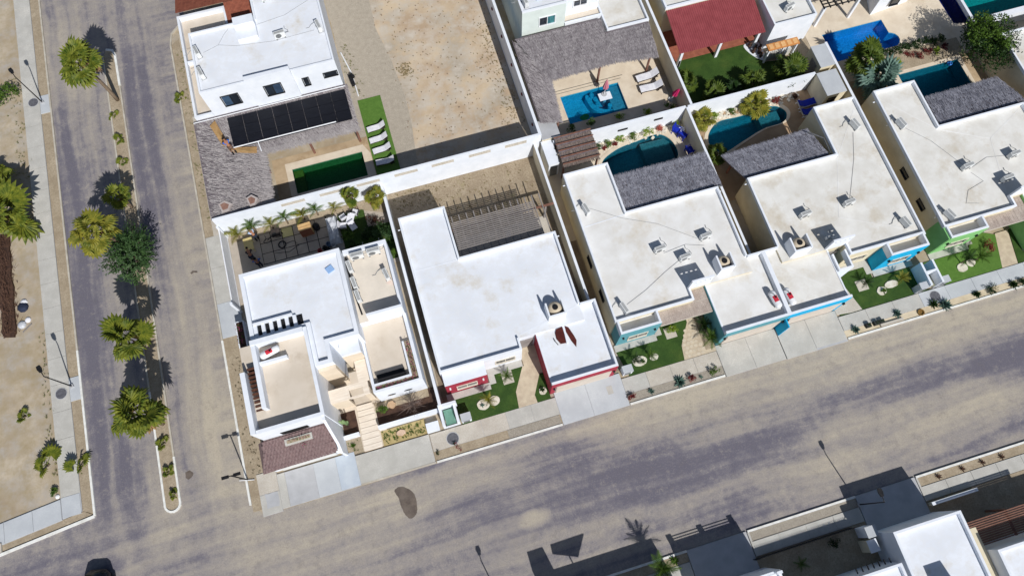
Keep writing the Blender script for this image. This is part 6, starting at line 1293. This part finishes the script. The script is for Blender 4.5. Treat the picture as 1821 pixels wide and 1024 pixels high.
def deck_chair_kit(m, fm):
    return [('seat', MB().box(-.26, .26, -.26, .26, .38, .44).mesh(m), None, []), ('backrest', MB().obox((0, .28, .66), .52, .06, .5, 0, -.2).mesh(m), None, []), ('armrest', MB().box(-.31, -.26, -.25, .28, .55, .59).mesh(fm), None, []), ('armrest', MB().box(.26, .31, -.25, .28, .55, .59).mesh(fm), None, [])] + [('leg', MB().box(-.025, .025, -.025, .025, 0, .38).mesh(fm), Matrix.Translation((x, y, 0)), []) for x in (-.24, .24) for y in (-.24, .24)]
CB = deck_chair_kit(BLUEF, BLUEF); CK = deck_chair_kit(CUSH, BLACKM)
for x, y, rz, lb in ((23.6, 28.55, 40, 'blue chair nearest the rear wall at the teal house pool'), (23.95, 27.95, 120, 'middle blue chair at the teal house pool'), (24.0, 26.4, 100, 'blue chair nearest the palapa at the teal house pool')): inst(CB, 'garden_chair', lb, 'chair', (x, y, .04), R(rz), 1.15, 'blue chairs by the teal house pool')
t = thing('side_table', 'small round table between the blue chairs', 'table', (24.0, 28.45, 0)); MB().cyl(24.05, 28.5, .5, .54, .28, .28, 14).build('top', CUSH, t); MB().cyl(24.05, 28.5, .04, .5, .03, .03, 6).build('leg', WHITEM, t)
for x, y, rz, lb in ((-6.4, 28.7, 200, 'black framed chair left behind the patio glass table'), (-5.3, 28.85, 150, 'black framed chair right behind the patio glass table'), (-6.55, 27.95, 80, 'black framed chair left of the patio glass table'), (-5.75, 27.6, 20, 'black framed chair in front of the patio glass table')): inst(CK, 'patio_chair', lb, 'chair', (x, y, .06), R(rz), 1.05, 'black framed patio chairs')
t = thing('patio_table', 'pale tilted table top among the black framed patio chairs', 'table', (-5.8, 28.25, .06)); put('top', MB().obox((0, 0, .72), .95, .6, .04, R(65)).mesh(CUSH), t, True)
for a, b_ in ((-.25, -.3), (.25, -.3), (-.25, .3), (.25, .3)): put('leg', MB().box(a - .025, a + .025, b_ - .025, b_ + .025, 0, .7).mesh(BLACKM), t, True)
# patio clutter
cb = thing('carton', 'large brown carton standing on the patio tiles', 'carton', (-9.55, 28.2, 0)); MB().obox((-9.55, 28.35, .75), 1.05, .6, 1.3, .05).build('box', PLY, cb); MB().obox((-9.55, 28.35, 1.405), 1.0, .05, .008, .05).build('tape', M('tan_tape', (176, 136, 90), (160, 122, 78), 3), cb); MB().obox((-9.55, 28.04, .75), 1.0, .01, 1.2, .05).build('print_panel', M('carton_side', (150, 96, 70), (136, 84, 60), 3), cb)
tw = thing('wrapped_furniture', 'furniture wrapped in grey plastic sheet on the patio', 'wrapped furniture', (-7.4, 28.0, 0)); q = MB(); rr = random.Random(8); n = 9
grid = [[(-7.95 + .13 * i + rr.uniform(-.04, .04), 26.6 + .28 * j + rr.uniform(-.04, .04), (.12 if i in (0, 8) or j in (0, 9) else .75 + rr.uniform(-.12, .12))) for i in range(n)] for j in range(10)]
q.add([p for r_ in grid for p in r_], [(j * n + i, j * n + i + 1, (j + 1) * n + i + 1, (j + 1) * n + i) for j in range(9) for i in range(n - 1)]); q.build('sheet', TARPM, tw)
tag(MB().obox((-14.4, 28.4, .78), .75, 1.15, .05, .05).box(-14.7, -14.65, 27.95, 28, .03, .75).box(-14.15, -14.1, 27.95, 28, .03, .75).box(-14.7, -14.65, 28.8, 28.85, .03, .75).box(-14.15, -14.1, 28.8, 28.85, .03, .75).build('work_table', M('plywood', (206, 188, 132), (190, 172, 118), 2)), 'pale plywood work table in the patio corner', 'table')
bk = thing('cargo_bicycle', 'dark bicycle and cart parked on the patio tiles', 'bicycle', (-12.4, 28.7, .085))
for x, y in ((-12.9, 28.45), (-11.9, 28.7)):
    w = MB(); w.tube([(x + .32 * math.cos(a), y + .08 * math.cos(a), .42 + .32 * math.sin(a)) for a in [k * math.pi / 8 for k in range(17)]], .03, 5); w.build('wheel', BLACKM, bk)
MB().tube([(-12.9, 28.45, .42), (-12.5, 28.55, .8), (-12.1, 28.65, .8), (-11.9, 28.7, .42)], .03).tube([(-12.5, 28.55, .8), (-12.35, 28.58, .45), (-11.9, 28.7, .42)], .03).build('frame', BLACKM, bk); MB().box(-12.4, -11.7, 28.5, 29.1, .6, .9).build('cargo_box', WICK, bk); MB().tube([(-13.0, 28.2, .95), (-12.85, 28.47, 1.0), (-12.95, 28.7, .95)], .025).build('handlebar', BLACKM, bk); MB().obox((-12.15, 28.65, .9), .3, .16, .08).build('saddle', BLACKM, bk)
tag(MB().tube([(-11.85 + .3 * math.cos(a) + .0, 27.9 + .3 * math.sin(a), .13) for a in [k * math.pi / 8 for k in range(17)]], .05, 6).build('hose_coil', BLACKM), 'black coiled hose lying on the patio tiles', 'hose'); cable([(-11.55, 27.9, .1), (-10.9, 28.0, .1), (-10.5, 27.5, .1), (-11.4, 27.1, .1), (-12.6, 27.3, .1)], 'thin black hose snaking over the patio tiles', .02, BLACKM)
for i, (x, y, mt, lb) in enumerate([(-8.9, 26.35, M('red_bucket', (176, 58, 58), (156, 46, 46), 4), 'red bucket in front of the rear wall of the corner house'), (-8.45, 26.5, BLACKM, 'black bucket right of the red one on the patio'), (-8.1, 26.75, M('blue_grey_bucket', (110, 132, 160), (92, 112, 140), 4), 'blue-grey bucket in the patio group'), (-7.7, 26.55, M('white_bucket', (206, 206, 206), (186, 186, 186), 4), 'white bucket in the patio group'), (-8.2, 26.2, BLACKM, 'black bucket closest to the corner house wall')]):
    t = thing('bucket', lb, 'bucket', (x, y, .03), 'buckets on the patio'); MB().lathe(x, y, [(.17, .03), (.2, .42), (.18, .42), (.15, .1)], 12).build('body', mt, t); MB().tube([(x - .2, y, .4), (x, y + .05, .5), (x + .2, y, .4)], .012, 4).build('handle', GREYM, t)
tag(MB().lathe(-8.75, 28.55, [(.28, .085), (.3, .6), (.2, .75), (.1, .78)], 12).build('gas_grill', BLACKM), 'round black grill beside the brown carton', 'grill')
tag(MB().lathe(50.3, 28.2, [(.02, -.06), (.22, .0), (.24, .12), (.1, .26), (.02, .28)], 12).build('beach_ball', M('blue_ball', (60, 140, 226), (40, 116, 206), 3, rough=.4)), 'blue ball floating in the corner of the teal pool', 'ball')
fg = thing('figure_group', 'group of dark garden sculptures on a pale pad beside the lawn', 'sculptures', (33.7, 34.3, 0)); MB().prism(smooth_poly([(32.9, 35.4), (33.1, 34.4), (33.8, 33.5), (34.3, 33.4), (34.3, 35.4)], 4), .05, .08).build('pad', WHITE, fg)
for i, (x, y) in enumerate([(33.3, 35.1), (33.7, 34.7), (33.4, 34.4), (33.9, 34.2), (33.9, 33.8), (34.1, 34.6)]): MB().lathe(x, y, [(.14, .08), (.18, .3), (.1, .5), (.14, .62), (.05, .75)], 8).build('sculpture', M('bronze', (84, 62, 52), (58, 42, 38), 5), fg)
tag(MB().prism([(18.3, 29.47), (19.2, 29.47), (19.2, 29.44), (18.3, 29.44)], 1.3, 1.55).build('wall_ornament', BLACKM), 'dark fish ornament on the wall behind the teal house pool, left', 'ornament'); tag(MB().prism([(21.6, 29.47), (22.4, 29.47), (22.4, 29.44), (21.6, 29.44)], 1.5, 1.75).build('wall_ornament', BLACKM), 'dark fish ornament on the wall behind the teal house pool, right', 'ornament')
# car whose rear just reaches into the bottom edge
cr_ = thing('parked_car', 'black car cut off by the bottom edge at the left', 'car', (-29.6, 4.4, 0)); body = MB()
c0 = Vector((-29.62, 4.42, 0)); fw = Vector((.22, .97, 0)).normalized(); sd = Vector((fw.y, -fw.x, 0))
secs = [(-2.1, .8, .55, .8), (-1.9, .86, .35, .95), (-.9, .9, .3, 1.05), (.9, .9, .3, 1.05), (1.8, .82, .35, .92), (2.12, .5, .5, .8)]
vs = []
for d, w, z0, z1 in secs: vs += [c0 + fw * d + sd * w * s + Vector((0, 0, z)) for s, z in ((-1, z0), (1, z0), (1, z1), (-1, z1))]
body.add(vs, [(i * 4 + j, i * 4 + (j + 1) % 4, (i + 1) * 4 + (j + 1) % 4, (i + 1) * 4 + j) for i in range(5) for j in range(4)] + [(3, 2, 1, 0), (20, 21, 22, 23)])
body.build('body', M('black_car_paint', (18, 20, 26), (14, 16, 22), 2, rough=.2, spec=.6), cr_, True)
cab = MB(); vs = []
for d, w, z in ((-1.6, .72, 1.0), (-1.0, .66, 1.5), (.5, .66, 1.52), (1.2, .72, 1.02)): vs += [c0 + fw * d + sd * w * s + Vector((0, 0, z)) for s in (-1, 1)]
cab.add(vs, [(0, 1, 3, 2), (2, 3, 5, 4), (4, 5, 7, 6), (0, 2, 4, 6), (7, 5, 3, 1)]); cab.build('cabin', GLASS, cr_)
for d in (-1.3, 1.3):
    for s in (-1, 1): p = c0 + fw * d + sd * s * .88; MB().tube([p + sd * -.1 + Vector((0, 0, .33)), p + sd * .1 + Vector((0, 0, .33))], .33, 14).build('wheel', BLACKM, cr_)
# ---------------------------------------------------------------- people
def person(label, x, y, z, rz, joints, shirt, trousers, sc=1.0):
    """one skinned body; shirt, trousers, shoes and hair are thicker shells over parts of the same skeleton"""
    t = thing('person', label, 'person', (x, y, z)); t.rotation_euler = (0, 0, R(rz)); t.scale = (sc, sc, sc)
    J = dict(hip=(0, 0, .95), waist=(0, 0, 1.1), chest=(0, 0, 1.38), neck=(0, 0, 1.52), head=(0, .02, 1.62), crown=(0, .03, 1.76), sl=(-.19, 0, 1.42), el=(-.27, .03, 1.15), wl=(-.28, .14, .92), hl=(-.28, .18, .84), sr=(.19, 0, 1.42), er=(.27, .03, 1.15), wr=(.28, .14, .92), hr=(.28, .18, .84),
             ll=(-.1, 0, .9), kl=(-.11, .02, .5), al=(-.11, -.02, .09), tl=(-.11, .14, .04), lr=(.1, 0, .9), kr=(.11, .02, .5), ar=(.11, -.02, .09), tr=(.11, .14, .04)); J.update(joints)
    RAD = dict(hip=.13, waist=.125, chest=.145, neck=.055, head=.09, crown=.085, sl=.07, el=.045, wl=.035, hl=.045, sr=.07, er=.045, wr=.035, hr=.045, ll=.09, kl=.06, al=.04, tl=.04, lr=.09, kr=.06, ar=.04, tr=.04)
    def skin(name, chains, mat, grow):
        names = []; ed = []
        for ch in chains:
            for a, b_ in zip(ch, ch[1:]):
                for k in (a, b_):
                    if k not in names: names.append(k)
                ed.append((names.index(a), names.index(b_)))
        me = bpy.data.meshes.new(name); me.from_pydata([J[k] for k in names], ed, []); me.materials.append(mat)
        o = put(name, me, t, True); md = o.modifiers.new('skin', 'SKIN'); md.use_smooth_shade = True
        for i, k in enumerate(names): r = RAD[k] + grow; me.skin_vertices[0].data[i].radius = (r, r)
        me.skin_vertices[0].data[0].use_root = True
        s_ = o.modifiers.new('sub', 'SUBSURF'); s_.levels = 1; s_.render_levels = 1
    skin('body', [['hip', 'waist', 'chest', 'neck', 'head', 'crown'], ['chest', 'sl', 'el', 'wl', 'hl'], ['chest', 'sr', 'er', 'wr', 'hr'], ['hip', 'll', 'kl', 'al', 'tl'], ['hip', 'lr', 'kr', 'ar', 'tr']], SKIN, 0)
    skin('shirt', [['waist', 'chest'], ['chest', 'sl', 'el'], ['chest', 'sr', 'er']], shirt, .022); skin('trousers', [['hip', 'll', 'kl', 'al'], ['hip', 'lr', 'kr', 'ar']], trousers, .02)
    h = Vector(J['crown']); put('hair', MB().lathe(h.x, h.y - .01, [(.1, h.z - .08), (.105, h.z), (.085, h.z + .07), (.03, h.z + .1)], 10).mesh(HAIR, True), t, True)
    for a in ('tl', 'tr'): p = J[a]; put('shoe', MB().obox((p[0], p[1] - .06, p[2]), .1, .27, .09).mesh(BLACKM), t, True)
bend = dict(waist=(0, .12, 1.05), chest=(0, .38, 1.15), neck=(0, .5, 1.18), head=(0, .6, 1.17), crown=(0, .72, 1.2), sl=(-.2, .38, 1.15), el=(-.26, .5, .9), wl=(-.2, .66, .78), hl=(-.18, .74, .76), sr=(.2, .38, 1.15), er=(.26, .5, .9), wr=(.2, .66, .78), hr=(.18, .74, .76))
JEANS = M('dark_jeans', (44, 48, 62), (34, 38, 50), 6); SHB = M('blue_shirt', (62, 104, 168), (50, 90, 150), 6); SHW = M('pale_blue_shirt', (186, 204, 232), (170, 190, 220), 6); SHK = M('charcoal_shirt', (50, 50, 56), (40, 40, 46), 6); SHV = M('vivid_blue_hoodie', (34, 116, 214), (26, 98, 192), 6)
person('person in a pale blue shirt bending over the patio flower bed', -13.75, 28.95, .03, 30, bend, SHW, JEANS)
person('person in dark clothes leaning over the plywood work table', -14.35, 27.2, .03, 12, bend, SHK, JEANS)
person('person in a blue shirt standing on the patio behind the dark-clothed one', -13.9, 26.5, .03, 10, dict(el=(-.33, .1, 1.18), wl=(-.3, .3, 1.1), hl=(-.28, .38, 1.1), er=(.33, .1, 1.18), wr=(.3, .3, 1.1), hr=(.28, .38, 1.1)), SHB, JEANS)
kneel = dict(hip=(0, 0, .42), waist=(0, .14, .55), chest=(0, .38, .68), neck=(0, .5, .74), head=(0, .58, .76), crown=(0, .68, .82), sl=(-.2, .38, .68), el=(-.26, .56, .46), wl=(-.22, .72, .25), hl=(-.2, .8, .14), sr=(.2, .38, .68), er=(.26, .56, .46), wr=(.22, .72, .25), hr=(.2, .8, .14), ll=(-.1, -.02, .4), kl=(-.13, .22, .1), al=(-.13, -.2, .08), tl=(-.13, -.36, .06), lr=(.1, -.02, .4), kr=(.13, .22, .1), ar=(.13, -.2, .08), tr=(.13, -.36, .06))
person('worker in a vivid blue hoodie kneeling at the end of the solar mats', -13.75, 36.25, 2.84, 25, kneel, SHV, M('tan_work_trousers', (120, 96, 84), (104, 82, 70), 6), 1.05)
